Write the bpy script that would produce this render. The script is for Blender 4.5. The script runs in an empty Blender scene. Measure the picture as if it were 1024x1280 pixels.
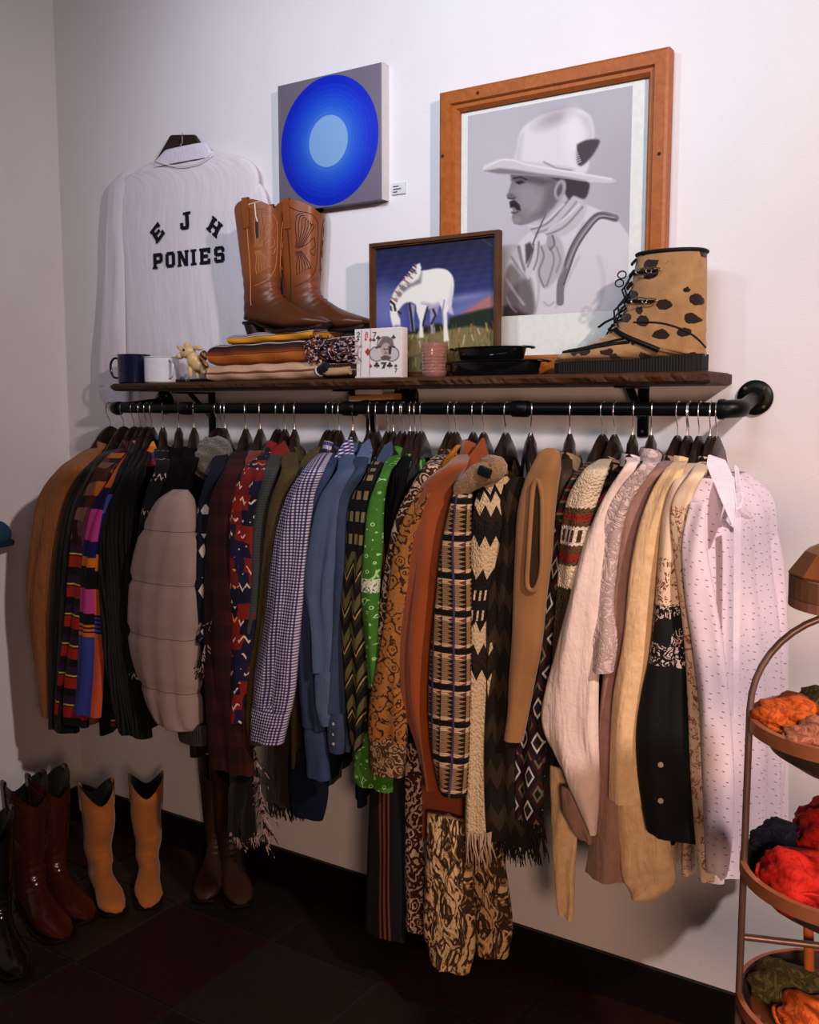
import bpy, bmesh, math, random
import numpy as np
from mathutils import Vector, Matrix

scene = bpy.context.scene
COL = scene.collection
R = math.radians

# ------------------------------------------------------------------ camera
CAM = Vector((3.233, -2.5, 1.665))
YAW, PITCH, FPX = R(33.1), R(-6.2), 1220.0
cam_data = bpy.data.cameras.new('camera')
cam = bpy.data.objects.new('camera', cam_data)
COL.objects.link(cam)
cam.location = CAM
cam.rotation_euler = (R(90) + PITCH, 0, YAW)
cam_data.sensor_fit = 'VERTICAL'
cam_data.sensor_height = 32.0
cam_data.lens = FPX / 1280 * 32.0
cam_data.clip_start = 0.02
scene.camera = cam

# ------------------------------------------------------------------ world, lights, exposure
world = bpy.data.worlds.new('room_light')
scene.world = world
world.use_nodes = True
world.node_tree.nodes['Background'].inputs[0].default_value = (1.0, 0.62, 0.42, 1)
world.node_tree.nodes['Background'].inputs[1].default_value = 0.055

def lamp(name, kind, loc, target, power, color, size=0.3, spot=None, blend=0.8):
    d = bpy.data.lights.new(name, kind)
    d.energy = power
    d.color = color
    if kind == 'AREA':
        d.shape = 'DISK'
        d.size = size
    else:
        d.shadow_soft_size = size
    if kind == 'SPOT':
        d.spot_size = R(spot)
        d.spot_blend = blend
    o = bpy.data.objects.new(name, d)
    o.location = loc
    o.rotation_euler = (Vector(target) - Vector(loc)).to_track_quat('-Z', 'Y').to_euler()
    COL.objects.link(o)
    return o

lamp('track_light_right', 'SPOT', (4.3, -1.9, 2.9), (2.0, 0, 1.25), 235, (1.0, 0.84, 0.77), 0.06, 98, 0.9)
lamp('track_light_left', 'SPOT', (1.5, -2.3, 3.1), (1.5, 0, 2.4), 80, (0.78, 0.88, 1.0), 0.10, 66, 1.0)
lamp('cool_fill_high', 'SPOT', (2.6, -2.6, 3.4), (1.9, 0, 2.8), 190, (0.72, 0.85, 1.0), 0.6, 72, 1.0)  # added cool fill that washes the upper wall, source unseen
lamp('warm_fill_low', 'SPOT', (3.7, -2.7, 1.5), (2.2, 0, 0.45), 120, (1.0, 0.64, 0.44), 0.2, 72, 1.0)  # added warm fill to lift the lower wall and hems

vs = scene.view_settings
vs.view_transform = 'Standard'
vs.look = 'None'
vs.gamma = 1.0
vs.use_curve_mapping = False
vs.exposure = 0.12

# ------------------------------------------------------------------ picture ray helpers
_F = Vector((-math.sin(YAW) * math.cos(PITCH), math.cos(YAW) * math.cos(PITCH), math.sin(PITCH)))
_Rt = Vector((math.cos(YAW), math.sin(YAW), 0))
_U = _Rt.cross(_F)

def ray(u, v):
    return _F * FPX + _Rt * (u - 512.0) - _U * (v - 640.0)

def at(u, v, Y=0.0):
    d = ray(u, v)
    return CAM + d * ((Y - CAM.y) / d.y)

def atz(u, v, Z=0.0):
    d = ray(u, v)
    return CAM + d * ((Z - CAM.z) / d.z)

def atx(u, v, X=0.0):
    d = ray(u, v)
    return CAM + d * ((X - CAM.x) / d.x)

def proj(P):
    q = P - np.array(CAM)
    f = q @ np.array(_F); r = q @ np.array(_Rt); u = q @ np.array(_U)
    return 512 + FPX * r / f, 640 - FPX * u / f

# ------------------------------------------------------------------ material helpers
def lin(c):
    out = []
    for x in c[:3]:
        x = x / 255.0
        out.append(x / 12.92 if x <= 0.04045 else ((x + 0.055) / 1.055) ** 2.4)
    return tuple(out) + (1.0,)

class S:
    """a socket with arithmetic"""
    def __init__(s, c, k): s.c, s.k = c, k
    def _m(s, op, b=None, d=None): return s.c.m(op, s, b, d)
    def __add__(s, b): return s._m('ADD', b)
    __radd__ = __add__
    def __sub__(s, b): return s._m('SUBTRACT', b)
    def __rsub__(s, b): return s.c.m('SUBTRACT', b, s)
    def __mul__(s, b): return s._m('MULTIPLY', b)
    __rmul__ = __mul__
    def __truediv__(s, b): return s._m('DIVIDE', b)
    def frac(s): return s._m('FRACT')
    def floor(s): return s._m('FLOOR')
    def abs(s): return s._m('ABSOLUTE')
    def sin(s): return s._m('SINE')
    def gt(s, b): return s._m('GREATER_THAN', b)
    def lt(s, b): return s._m('LESS_THAN', b)
    def tri(s): return (s.frac() - 0.5).abs() * 2.0

class Ctx:
    def __init__(c, m):
        c.nt = m.node_tree
        c.N, c.L = c.nt.nodes, c.nt.links
        c.bsdf = c.N['Principled BSDF']
        c._u = None
    def put(c, sock, val):
        if isinstance(val, S): c.L.new(val.k, sock)
        elif isinstance(val, tuple) and len(val) >= 3 and sock.type == 'RGBA': sock.default_value = val if len(val) == 4 and max(val) <= 1.0 else lin(val)
        elif val is not None: sock.default_value = val
    def m(c, op, a, b=None, d=None):
        n = c.N.new('ShaderNodeMath'); n.operation = op
        c.put(n.inputs[0], a)
        if b is not None: c.put(n.inputs[1], b)
        if d is not None: c.put(n.inputs[2], d)
        return S(c, n.outputs[0])
    def _uv(c):
        if c._u is None:
            t = c.N.new('ShaderNodeTexCoord'); s = c.N.new('ShaderNodeSeparateXYZ')
            c.L.new(t.outputs['UV'], s.inputs[0])
            c._u = (S(c, s.outputs[0]), S(c, s.outputs[1]))
            s2 = c.N.new('ShaderNodeSeparateXYZ'); c.L.new(t.outputs['Object'], s2.inputs[0])
            c._o = [S(c, s2.outputs[i]) for i in range(3)]
            c._ov = S(c, t.outputs['Object'])
        return c._u
    @property
    def u(c): return c._uv()[0]
    @property
    def v(c): return c._uv()[1]
    @property
    def o(c): c._uv(); return c._o
    @property
    def ov(c): c._uv(); return c._ov
    def vec(c, x, y, z=0.0):
        n = c.N.new('ShaderNodeCombineXYZ')
        for i, q in enumerate((x, y, z)): c.put(n.inputs[i], q)
        return S(c, n.outputs[0])
    def noise(c, scale=5.0, detail=2.0, vec=None, dist=0.0, rough=0.5):
        n = c.N.new('ShaderNodeTexNoise')
        n.inputs['Scale'].default_value = scale; n.inputs['Detail'].default_value = detail
        n.inputs['Distortion'].default_value = dist; n.inputs['Roughness'].default_value = rough
        c.L.new((vec or c.ov).k, n.inputs['Vector'])
        return S(c, n.outputs['Fac'])
    def voro(c, scale, vec=None, feature='F1', out='Distance', rnd=1.0):
        n = c.N.new('ShaderNodeTexVoronoi'); n.feature = feature
        n.inputs['Scale'].default_value = scale
        if 'Randomness' in n.inputs: n.inputs['Randomness'].default_value = rnd
        c.L.new((vec or c.ov).k, n.inputs['Vector'])
        return S(c, n.outputs[out])
    def white(c, vec):
        n = c.N.new('ShaderNodeTexWhiteNoise'); c.L.new(vec.k, n.inputs['Vector'])
        return S(c, n.outputs['Value'])
    def mix(c, f, a, b):
        n = c.N.new('ShaderNodeMix'); n.data_type = 'RGBA'
        c.put(n.inputs[0], f); c.put(n.inputs[6], a); c.put(n.inputs[7], b)
        return S(c, n.outputs[2])
    def ramp(c, f, stops, const=True):
        n = c.N.new('ShaderNodeValToRGB')
        cr = n.color_ramp; cr.interpolation = 'CONSTANT' if const else 'LINEAR'
        while len(cr.elements) < len(stops): cr.elements.new(0.5)
        for e, (p, col) in zip(cr.elements, stops):
            e.position = p; e.color = lin(col)
        c.put(n.inputs[0], f)
        return S(c, n.outputs[0])
    def pal(c, f, cols):
        n = len(cols)
        return c.ramp(f, [(i / n, col) for i, col in enumerate(cols)])

MATS = {}
def mat(name, color, rough=0.8, metal=0.0, bump=None, bstr=0.3, bdist=0.002, spec=0.3, sheen=0.0, trans=0.0, ior=1.45, emit=None):
    """color: rgb tuple (0-255) or function(ctx) -> socket;  bump: function(ctx) -> height socket"""
    if name in MATS: return MATS[name]
    m = bpy.data.materials.new(name); m.use_nodes = True
    c = Ctx(m); b = c.bsdf
    b.inputs['Roughness'].default_value = rough
    b.inputs['Metallic'].default_value = metal
    b.inputs['Specular IOR Level'].default_value = spec
    b.inputs['Sheen Weight'].default_value = sheen
    b.inputs['Transmission Weight'].default_value = trans
    b.inputs['IOR'].default_value = ior
    if callable(color): c.put(b.inputs['Base Color'], color(c))
    else:
        k = c.noise(60, 2)
        dark = tuple(x * (0.97 if min(color) > 170 else 0.86) for x in color)
        c.put(b.inputs['Base Color'], c.mix(k, dark, tuple(min(255, x * 1.06 + 1) for x in color)))
    if bump:
        n = c.N.new('ShaderNodeBump'); n.inputs['Strength'].default_value = bstr; n.inputs['Distance'].default_value = bdist
        c.put(n.inputs['Height'], bump(c)); c.L.new(n.outputs[0], b.inputs['Normal'])
    MATS[name] = m
    return m

def weave(s=900):
    return lambda c: (c.u * s).sin() * (c.v * s).sin() + c.noise(25, 3) * 1.5
def wrinkle(c): return c.noise(1.0, 3, c.vec(c.u * 42, c.v * 8, 0.0), dist=0.6) * 3.2 + c.noise(22, 3) * 1.2
def cloth_bump(c): return c.noise(140, 3) * .5 + wrinkle(c)

def fabric(name, col, rough=0.9, sheen=0.1, bstr=0.35):
    return mat(name, col, rough, bump=cloth_bump, bstr=bstr * 1.5, bdist=0.004, sheen=sheen, spec=0.15)

# ------------------------------------------------------------------ mesh helpers
def mesh_obj(name, verts, faces, m=None, parent=None, uvs=None, smooth=True):
    me = bpy.data.meshes.new(name)
    me.from_pydata([tuple(v) for v in verts], [], faces)
    if uvs is not None:
        l = me.uv_layers.new(name='UVMap')
        vi = np.empty(len(me.loops), dtype=np.int32); me.loops.foreach_get('vertex_index', vi)
        a = np.array(uvs, dtype=np.float32)[vi]
        l.data.foreach_set('uv', a.ravel())
    if smooth: me.polygons.foreach_set('use_smooth', [True] * len(me.polygons))
    if m: me.materials.append(m)
    o = bpy.data.objects.new(name, me)
    COL.objects.link(o)
    if parent: o.parent = parent
    return o

def obj_bm(name, bm, m=None, parent=None, smooth=False, auto=None):
    me = bpy.data.meshes.new(name)
    bmesh.ops.recalc_face_normals(bm, faces=bm.faces)
    bm.to_mesh(me); bm.free()
    if smooth: me.polygons.foreach_set('use_smooth', [True] * len(me.polygons))
    if auto is not None and smooth: me.set_sharp_from_angle(angle=R(auto))
    if m: me.materials.append(m)
    o = bpy.data.objects.new(name, me); COL.objects.link(o)
    if parent: o.parent = parent
    return o

def tag(o, label=None, cat=None, group=None, kind=None):
    if label: o['label'] = label
    if cat: o['category'] = cat
    if group: o['group'] = group
    if kind: o['kind'] = kind
    return o

def thing(name, label, cat, loc=(0, 0, 0), group=None, rot=0.0):
    o = bpy.data.objects.new(name, None); COL.objects.link(o)
    o.empty_display_size = 0.05
    o.location = loc; o.rotation_euler = (0, 0, rot)
    return tag(o, label, cat, group)

def unparent_world(o, root):
    """child verts were written in world coordinates: cancel the root's placement"""
    o.matrix_parent_inverse = root_inv(root)
def root_inv(root):
    M = Matrix.Translation(root.location) @ root.rotation_euler.to_matrix().to_4x4()
    return M.inverted()
def W(o, root):
    o.parent = root; o.matrix_parent_inverse = root_inv(root); return o

def bm_box(bm, c, s, rot=None, bev=0.0):
    r = bmesh.ops.create_cube(bm, size=1.0)
    vs_ = r['verts']
    M = Matrix.Translation(Vector(c)) @ (rot.to_4x4() if rot else Matrix.Identity(4)) @ Matrix.Diagonal((s[0], s[1], s[2], 1))
    bmesh.ops.transform(bm, matrix=M, verts=vs_)
    if bev > 0:
        es = list({e for v in vs_ for e in v.link_edges})
        bmesh.ops.bevel(bm, geom=es, offset=bev, segments=2, affect='EDGES', profile=0.5)

def box(name, c, s, m, parent=None, bev=0.002, rot=None):
    bm = bmesh.new(); bm_box(bm, c, s, rot, bev)
    return obj_bm(name, bm, m, parent, smooth=True, auto=35)

def tube_pts(bm, pts, r, n=8, cap=True):
    pts = [Vector(p) for p in pts]
    rs = r if isinstance(r, (list, tuple)) else [r] * len(pts)
    rings = []
    up = Vector((0.13, 0.31, 0.94)).normalized()
    for i, p in enumerate(pts):
        a = pts[max(i - 1, 0)]; b = pts[min(i + 1, len(pts) - 1)]
        t = (b - a); t = t.normalized() if t.length > 1e-9 else Vector((0, 0, 1))
        x = up.cross(t)
        if x.length < 0.05: x = Vector((1, 0, 0)).cross(t)
        x.normalize(); y = t.cross(x); up = y
        rings.append([bm.verts.new(p + (x * math.cos(2 * math.pi * k / n) + y * math.sin(2 * math.pi * k / n)) * rs[i]) for k in range(n)])
    for a, b in zip(rings, rings[1:]):
        for k in range(n): bm.faces.new((a[k], a[(k + 1) % n], b[(k + 1) % n], b[k]))
    if cap:
        bm.faces.new(rings[0][::-1]); bm.faces.new(rings[-1])

def tube(name, pts, r, m, parent=None, n=8):
    bm = bmesh.new(); tube_pts(bm, pts, r, n)
    return obj_bm(name, bm, m, parent, smooth=True, auto=50)

def lathe_bm(bm, prof, n=32, M=None, sx=1.0, sy=1.0):
    rings = []
    for r, z in prof:
        rings.append([bm.verts.new((r * sx * math.cos(2 * math.pi * k / n), r * sy * math.sin(2 * math.pi * k / n), z)) for k in range(n)])
    for a, b in zip(rings, rings[1:]):
        for k in range(n): bm.faces.new((a[k], a[(k + 1) % n], b[(k + 1) % n], b[k]))
    if prof[0][0] > 1e-5: bm.faces.new(rings[0][::-1])
    if prof[-1][0] > 1e-5: bm.faces.new(rings[-1])
    bmesh.ops.remove_doubles(bm, verts=bm.verts, dist=1e-5)
    if M: bmesh.ops.transform(bm, matrix=M, verts=bm.verts)

def lathe(name, prof, m, parent=None, n=32, M=None, sx=1.0, sy=1.0, auto=40):
    bm = bmesh.new(); lathe_bm(bm, prof, n, M, sx, sy)
    return obj_bm(name, bm, m, parent, smooth=True, auto=auto)

def catmull(pts, n):
    pts = [tuple(map(float, p)) for p in pts]
    P = [pts[0]] + pts + [pts[-1]]
    out = []
    segs = len(pts) - 1
    for i in range(n + 1):
        t = i / n * segs; k = min(int(t), segs - 1); f = t - k
        a, b, c, d = P[k], P[k + 1], P[k + 2], P[k + 3]
        out.append(tuple(0.5 * ((2 * b[j]) + (-a[j] + c[j]) * f + (2 * a[j] - 5 * b[j] + 4 * c[j] - d[j]) * f * f + (-a[j] + 3 * b[j] - 3 * c[j] + d[j]) * f ** 3) for j in range(len(b))))
    return out
# ------------------------------------------------------------------ room shell
m_wall = mat('white_plaster', lambda c: c.mix(c.noise(3.0, 3), (222, 214, 218), (232, 226, 228)), 0.85,
             bump=lambda c: c.noise(160, 4) + c.noise(14, 2) * 1.5, bstr=0.18, bdist=0.003)
m_base = mat('black_baseboard', (14, 12, 12), 0.5)
m_grout = mat('dark_grout', (30, 27, 24), 0.95)

def slate(name, a, b):
    return mat(name, lambda c: c.mix(c.noise(7, 6), a, b), 0.55, bump=lambda c: c.noise(22, 6), bstr=0.6, bdist=0.006, spec=0.35)
SL = [slate('slate_rust', (28, 11, 6), (48, 18, 9)), slate('slate_olive', (24, 20, 12), (40, 33, 20)),
      slate('slate_dark', (15, 13, 10), (27, 23, 17)), slate('slate_brown', (32, 20, 11), (48, 30, 16)),
      slate('slate_maroon', (25, 8, 5), (42, 12, 7))]

def plain_box(name, lo, hi, m):
    bm = bmesh.new()
    c = [(a + b) / 2 for a, b in zip(lo, hi)]; s = [b - a for a, b in zip(lo, hi)]
    bm_box(bm, c, s)
    return obj_bm(name, bm, m)
tag(plain_box('wall_back', (-0.1, 0, 0), (6.2, 0.1, 3.6), m_wall), kind='structure')
tag(plain_box('wall_left', (-0.1, -4.2, 0), (0, 0, 3.6), m_wall), kind='structure')
tag(plain_box('baseboard_back', (0.014, -0.014, 0.0), (6.2, 0, 0.125), m_base), kind='structure')
tag(plain_box('baseboard_left', (0, -4.2, 0.0), (0.014, 0, 0.125), m_base), kind='structure')
floor = tag(plain_box('floor', (-0.1, -4.2, -0.1), (6.2, 0.1, -0.006), m_grout), kind='structure')
# slate tiles, laid square to the walls
gx = atz(230, 1125).x; gy = atz(480, 1230).y; TS = 0.415
rnd = random.Random(4)
tile_meshes = {}
def tile_mesh(k, var):
    if (k, var) in tile_meshes: return tile_meshes[(k, var)]
    bm = bmesh.new(); s = TS - 0.012
    bm_box(bm, (0, 0, -0.006), (s, s, 0.012), bev=0.003)
    r2 = random.Random(var)
    for v in bm.verts: v.co.z += r2.uniform(-0.0008, 0.0008)
    me = bpy.data.meshes.new('tile'); bm.to_mesh(me); bm.free(); me.materials.append(SL[k])
    tile_meshes[(k, var)] = me; return me
i0 = -int(gx / TS) - 1
for i in range(i0, i0 + 13):
    for j in range(-6, 9):
        x, y = gx + (i + 0.5) * TS, gy + (j + 0.5) * TS
        if x < -0.1 or x > 4.6 or y > 0.12 or y < -3.4: continue
        k = rnd.choice([0, 1, 2, 2, 3, 4, 4, 0])
        if i == 0 and j in (-1, -2): k = 4
        if i == 1 and j == -1: k = 1
        t = bpy.data.objects.new('tile', tile_mesh(k, rnd.randrange(3)))
        COL.objects.link(t); t.parent = floor
        t.location = (x, y, rnd.uniform(-0.0012, 0.0))

# ------------------------------------------------------------------ iron pipe rail and shelf
RY = -0.19
RZ = at(500, 511, RY).z
m_iron = mat('black_iron', (13, 12, 12), 0.38, 0.6, spec=0.5)
m_steel = mat('bright_steel', (205, 200, 205), 0.25, 1.0)
m_screw = mat('screw_steel', (150, 140, 120), 0.35, 1.0)
XL, XR = at(139, 511, RY).x, at(922, 511, RY).x
rail = thing('pipe_rail', 'black iron pipe clothes rail bent back to round wall flanges, under the wooden shelf', 'rail', (XL, RY, RZ))
def rz(x): return RZ
RR = 0.0165
def P(o): return W(o, rail)
P(tube('rod', [(XL + 0.03, RY, RZ), (XR - 0.03, RY, RZ)], RR, m_iron, n=24))
FL = [at(207, 503, 0), at(509, 496, 0), at(945, 497, 0)]
def flange(F):
    M = Matrix.Translation((F.x, 0, F.z)) @ Matrix.Rotation(R(90), 4, 'X')
    f = P(lathe('wall_flange', [(0, 0.001), (0.043, 0.001), (0.043, 0.010), (0.040, 0.013), (0.024, 0.015), (0.021, 0.03), (0, 0.03)], m_iron, M=M, n=36))
    for k in range(4):
        a = R(45 + 90 * k)
        s = lathe('screw', [(0, 0.012), (0.0045, 0.012), (0.0045, 0.0155), (0.003, 0.017), (0, 0.017)], m_screw, n=10,
                  M=Matrix.Translation((F.x + 0.032 * math.cos(a), 0, F.z + 0.032 * math.sin(a))) @ Matrix.Rotation(R(90), 4, 'X'))
        s.parent = f; s.matrix_parent_inverse = f.matrix_parent_inverse @ Matrix.Identity(4)
        s.matrix_parent_inverse = Matrix.Identity(4)
for F in FL: flange(F)
def elbow(xe, sgn, F):
    pts = []
    for k in range(9):
        a = R(90 * k / 8)
        pts.append((xe - sgn * 0.035 + sgn * 0.035 * math.sin(a), RY + 0.035 - 0.035 * math.cos(a), RZ + (F.z - RZ) * 0.1 * k / 8))
    P(tube('elbow', pts, 0.0215, m_iron, n=20))
    P(tube('elbow_collar', [(xe - sgn * 0.042, RY, RZ), (xe - sgn * 0.03, RY, RZ)], 0.024, m_iron, n=20))
    P(tube('wall_pipe', [(xe, RY + 0.03, RZ + (F.z - RZ) * 0.1), (F.x, -0.015, F.z)], RR, m_iron, n=20))
elbow(XL, -1, FL[0]); elbow(XR, 1, FL[2])
for u in (233, 438, 651):
    X = at(u, 511, RY).x
    P(tube('coupling', [(X - 0.024, RY, RZ), (X - 0.021, RY, RZ), (X + 0.021, RY, RZ), (X + 0.024, RY, RZ)], [0.019, 0.0215, 0.0215, 0.019], m_iron, n=20))
X = at(438, 511, RY).x
P(tube('wall_pipe', [(X, RY, RZ), (X + (FL[1].x - X), -0.015, FL[1].z)], RR, m_iron, n=20))

m_plank = mat('rough_dark_wood', lambda c: c.mix(c.noise(9, 6, c.vec(c.o[0] * 0.35, c.o[1] * 2, c.o[2] * 9)), (26, 14, 7), (84, 48, 22)), 0.6,
              bump=lambda c: c.noise(30, 6, c.vec(c.o[0] * 0.5, c.o[1] * 2, c.o[2] * 4)), bstr=0.8, bdist=0.006)
SY = -0.205
SA, SB = at(136, 479.5, SY), at(886, 463, SY)
def shelf_top(x): return SA.z + (SB.z - SA.z) * (x - SA.x) / (SB.x - SA.x)
vs_, fs_ = [], []
nx = 160; r_ = random.Random(8)
jag = 0.0
for i in range(nx + 1):
    f = i / nx; x = SA.x + (SB.x - SA.x) * f
    th = 0.026 + 0.006 * f; zt = shelf_top(x)
    jag = jag * 0.6 + r_.uniform(-1, 1) * (0.0015 + 0.003 * f)
    endr = 0.012 * (1 if i in (0, nx) else 0)
    for (y, z) in ((-0.003, zt), (SY + 0.012, zt), (SY + 0.004 + jag * .5, zt - 0.003), (SY + jag, zt - th * 0.35), (SY + 0.003 - jag * .6, zt - th * 0.72), (SY + 0.01 + abs(jag), zt - th + 0.002), (SY + 0.02, zt - th), (-0.003, zt - th)):
        z2 = z if not endr else zt - th / 2 + (z - zt + th / 2) * 0.7
        vs_.append((x, y + endr * 0.5 * (y < -0.1), z2 + (0 if z > zt - 0.001 else 0)))
for i in range(nx):
    for k in range(8): fs_.append((i * 8 + k, i * 8 + (k + 1) % 8, (i + 1) * 8 + (k + 1) % 8, (i + 1) * 8 + k))
fs_ += [tuple(range(8))[::-1], tuple(nx * 8 + k for k in range(8))]
shelf = thing('wall_shelf', 'long rough-edged dark wooden plank shelf above the clothes rail', 'shelf', (SA.x, 0, SA.z))
W(mesh_obj('plank', vs_, fs_, m_plank, smooth=False), shelf)
for u in (265, 463, 804):
    X = at(u, 520, -0.005).x; zt = shelf_top(X) - 0.03; zb = at(u, 546, -0.005).z
    bk = W(box('bracket', (X, -0.004, (zt + zb) / 2), (0.030, 0.006, zt - zb), m_iron, bev=0.0015), shelf)
    a = box('bracket_arm', (X, -0.09, zt - 0.004), (0.030, 0.18, 0.006), m_iron, bev=0.0015); a.parent = bk
    d0, d1 = Vector((X, -0.105, zt - 0.008)), Vector((X, -0.010, zt - 0.085))
    L = (d1 - d0); ang = math.atan2(L.z, L.y)
    b = box('bracket_brace', (d0 + d1) / 2, (0.022, L.length, 0.006), m_iron, bev=0.001, rot=Matrix.Rotation(ang, 3, 'X')); b.parent = bk
    for z in (zb + 0.014, zt - 0.05):
        s = lathe('screw', [(0, 0), (0.005, 0), (0.004, 0.003), (0, 0.003)], m_screw, n=10, M=Matrix.Translation((X, -0.007, z)) @ Matrix.Rotation(R(90), 4, 'X'))
        s.parent = bk
# ------------------------------------------------------------------ garment builders
NG = [0]
def strip(name, rows, Y, m, root, th=0.022, YR=None, seed=0, fold=0.008, ff=2.5, n=None, ns=22, wav=0.0, open_end=False, flat=0.0, v0=0.0):
    """a hanging tube of cloth (sleeve, leg, panel): rows (u, v, half width) sighted on the plane y=Y"""
    L = sum(math.hypot(rows[i + 1][0] - rows[i][0], rows[i + 1][1] - rows[i][1]) for i in range(len(rows) - 1))
    n = n or max(8, int(L / 7))
    if len(rows[0]) == 4: rw = catmull(rows, n)
    else: rw = [r + (0.0,) for r in catmull(rows, n)]
    rr = random.Random(seed + 17)
    ph = [rr.uniform(0, 6.28) for _ in range(4)]
    vs, uv, fs = [], [], []
    cum = 0.0; prev = None
    if YR is None: YR = Y
    for i, (u, v, h, dY) in enumerate(rw):
        h = max(h, 1.0)
        A, B = at(u - h, v, Y + dY), at(u + h, v, YR + dY)
        B.z = A.z = (A.z + B.z) / 2
        C = (A + B) / 2; a = (B - A) / 2
        nr = Vector((a.y, -a.x, 0)).normalized()
        if nr.dot(CAM - C) < 0: nr = -nr
        if prev is not None: cum += (C - prev).length
        prev = C.copy()
        f = i / n
        hw = a.length
        tt = min(th, hw * 0.8) * (0.55 + 0.45 * min(1, f * 5))
        for k in range(ns + 1):
            p = 2 * math.pi * k / ns
            c_, s_ = math.cos(p), math.sin(p)
            sgn = math.copysign(1, s_)
            bulge = sgn * abs(s_) ** (0.75 if flat == 0 else flat)
            q = c_ * hw / 0.03
            fo = fold * (0.35 + 0.65 * f) * (math.sin(q * ff + ph[0] + 2.2 * math.sin(f * 3 + ph[1])) + 0.6 * math.sin(q * ff * 1.9 + ph[2] + f * 5)) * abs(s_) ** 0.5
            fo += fold * 0.5 * math.sin(f * 17 + ph[3] + c_ * 2) * abs(s_)
            y = nr * (tt * bulge + fo * (1 if s_ > 0 else 0.4))
            z = wav * math.sin(q * 2 + ph[2]) * (f ** 3)
            vs.append(C + a * c_ + y + Vector((0, 0, z)))
            uv.append(((1 - c_) * hw + (0.31 if s_ < 0 else 0.0), cum - v0))
    w = ns + 1
    for i in range(n):
        for k in range(ns):
            fs.append((i * w + k, (i + 1) * w + k, (i + 1) * w + k + 1, i * w + k + 1))
    if not open_end:
        fs.append(tuple(range(ns)))
    o = mesh_obj(name, vs, fs, m, uvs=uv)
    return W(o, root) if root else o

def frame_of(hx, tip):
    O = Vector((hx, RY, RZ))
    d = Vector((tip.x - O.x, tip.y - O.y, 0)); w = d.length; d.normalize()
    nn = Vector((-d.y, d.x, 0))
    if nn.x < 0: nn = -nn
    return O, d, nn, w, O.z - tip.z

def sh_z(x, w, drop):
    a = abs(x)
    if a < 0.055: return -0.122 - 0.045 * (1 - (a / 0.055) ** 2)
    t = (a - 0.055) / max(w - 0.055, 1e-3)
    return -0.122 - (drop - 0.122) * (0.55 * t + 0.45 * t ** 2.2)

def body(root, hx, tip, zh, m, wh=1.0, th0=0.010, th1=0.022, seed=0, nr=30, ns=44, tilt=0.0, name='body', fold=0.006, zf=None, wav=0.0):
    O, d, nn, w, drop = frame_of(hx, tip)
    rr = random.Random(seed)
    ph = [rr.uniform(0, 6.28) for _ in range(5)]
    vs, fs, uv = [], [], []
    for i in range(nr + 1):
        f = i / nr
        Wf = w * (1 + (wh - 1) * f)
        th = th0 + (th1 - th0) * min(1, f * 1.6)
        for k in range(ns + 1):
            p = 2 * math.pi * k / ns
            c_, s_ = math.cos(p), math.sin(p)
            xt = c_ * w
            z0 = sh_z(xt, w, drop)
            z1 = -(O.z - zh) + tilt * c_ + wav * math.sin(c_ * 7 + ph[3])
            z = z0 + (z1 - z0) * f
            t = th * math.copysign(abs(s_) ** 0.6, s_)
            t += fold * f * (math.sin(c_ * 9 + ph[0]) + 0.6 * math.sin(c_ * 17 + ph[1] + f * 2)) * (abs(s_) ** 0.5)
            q = O + d * (c_ * Wf) + nn * t + Vector((0, 0, z))
            if q.y > -0.018: q.y = -0.018 + 0.0
            if q.x < 0.02: q.x = 0.02
            vs.append(q); uv.append((c_ * Wf + 0.3 + (0.7 if s_ < 0 else 0), -z))
    ww = ns + 1
    for i in range(nr):
        for k in range(ns): fs.append((i * ww + k, i * ww + k + 1, (i + 1) * ww + k + 1, (i + 1) * ww + k))
    return W(mesh_obj(name, vs, fs, m, uvs=uv), root)

def back_sleeve(root, hx, tip, m, ln=0.5, seed=0, r=0.045):
    O, d, nn, w, drop = frame_of(hx, tip)
    rows = []
    vs, fs, uv = [], [], []
    n, ns = 14, 14
    for i in range(n + 1):
        f = i / n
        rad = (0.5 + 0.5 * min(1, f * 4)) * r * (1 - 0.45 * f)
        C = O - d * (min(w * 0.93, 0.155) + 0.008 * math.sin(f * 3)) + Vector((0, 0, -drop + 0.01 - ln * f))
        for k in range(ns + 1):
            p = 2 * math.pi * k / ns
            q = C + d * (math.cos(p) * rad * 0.8) + nn * (math.sin(p) * 0.014)
            q.y = min(q.y, -0.019); vs.append(q); uv.append((math.cos(p) * rad, f * ln))
    w_ = ns + 1
    for i in range(n):
        for k in range(ns): fs.append((i * w_ + k, (i + 1) * w_ + k, (i + 1) * w_ + k + 1, i * w_ + k + 1))
    return W(mesh_obj('sleeve', vs, fs, m, uvs=uv), root)

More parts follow.
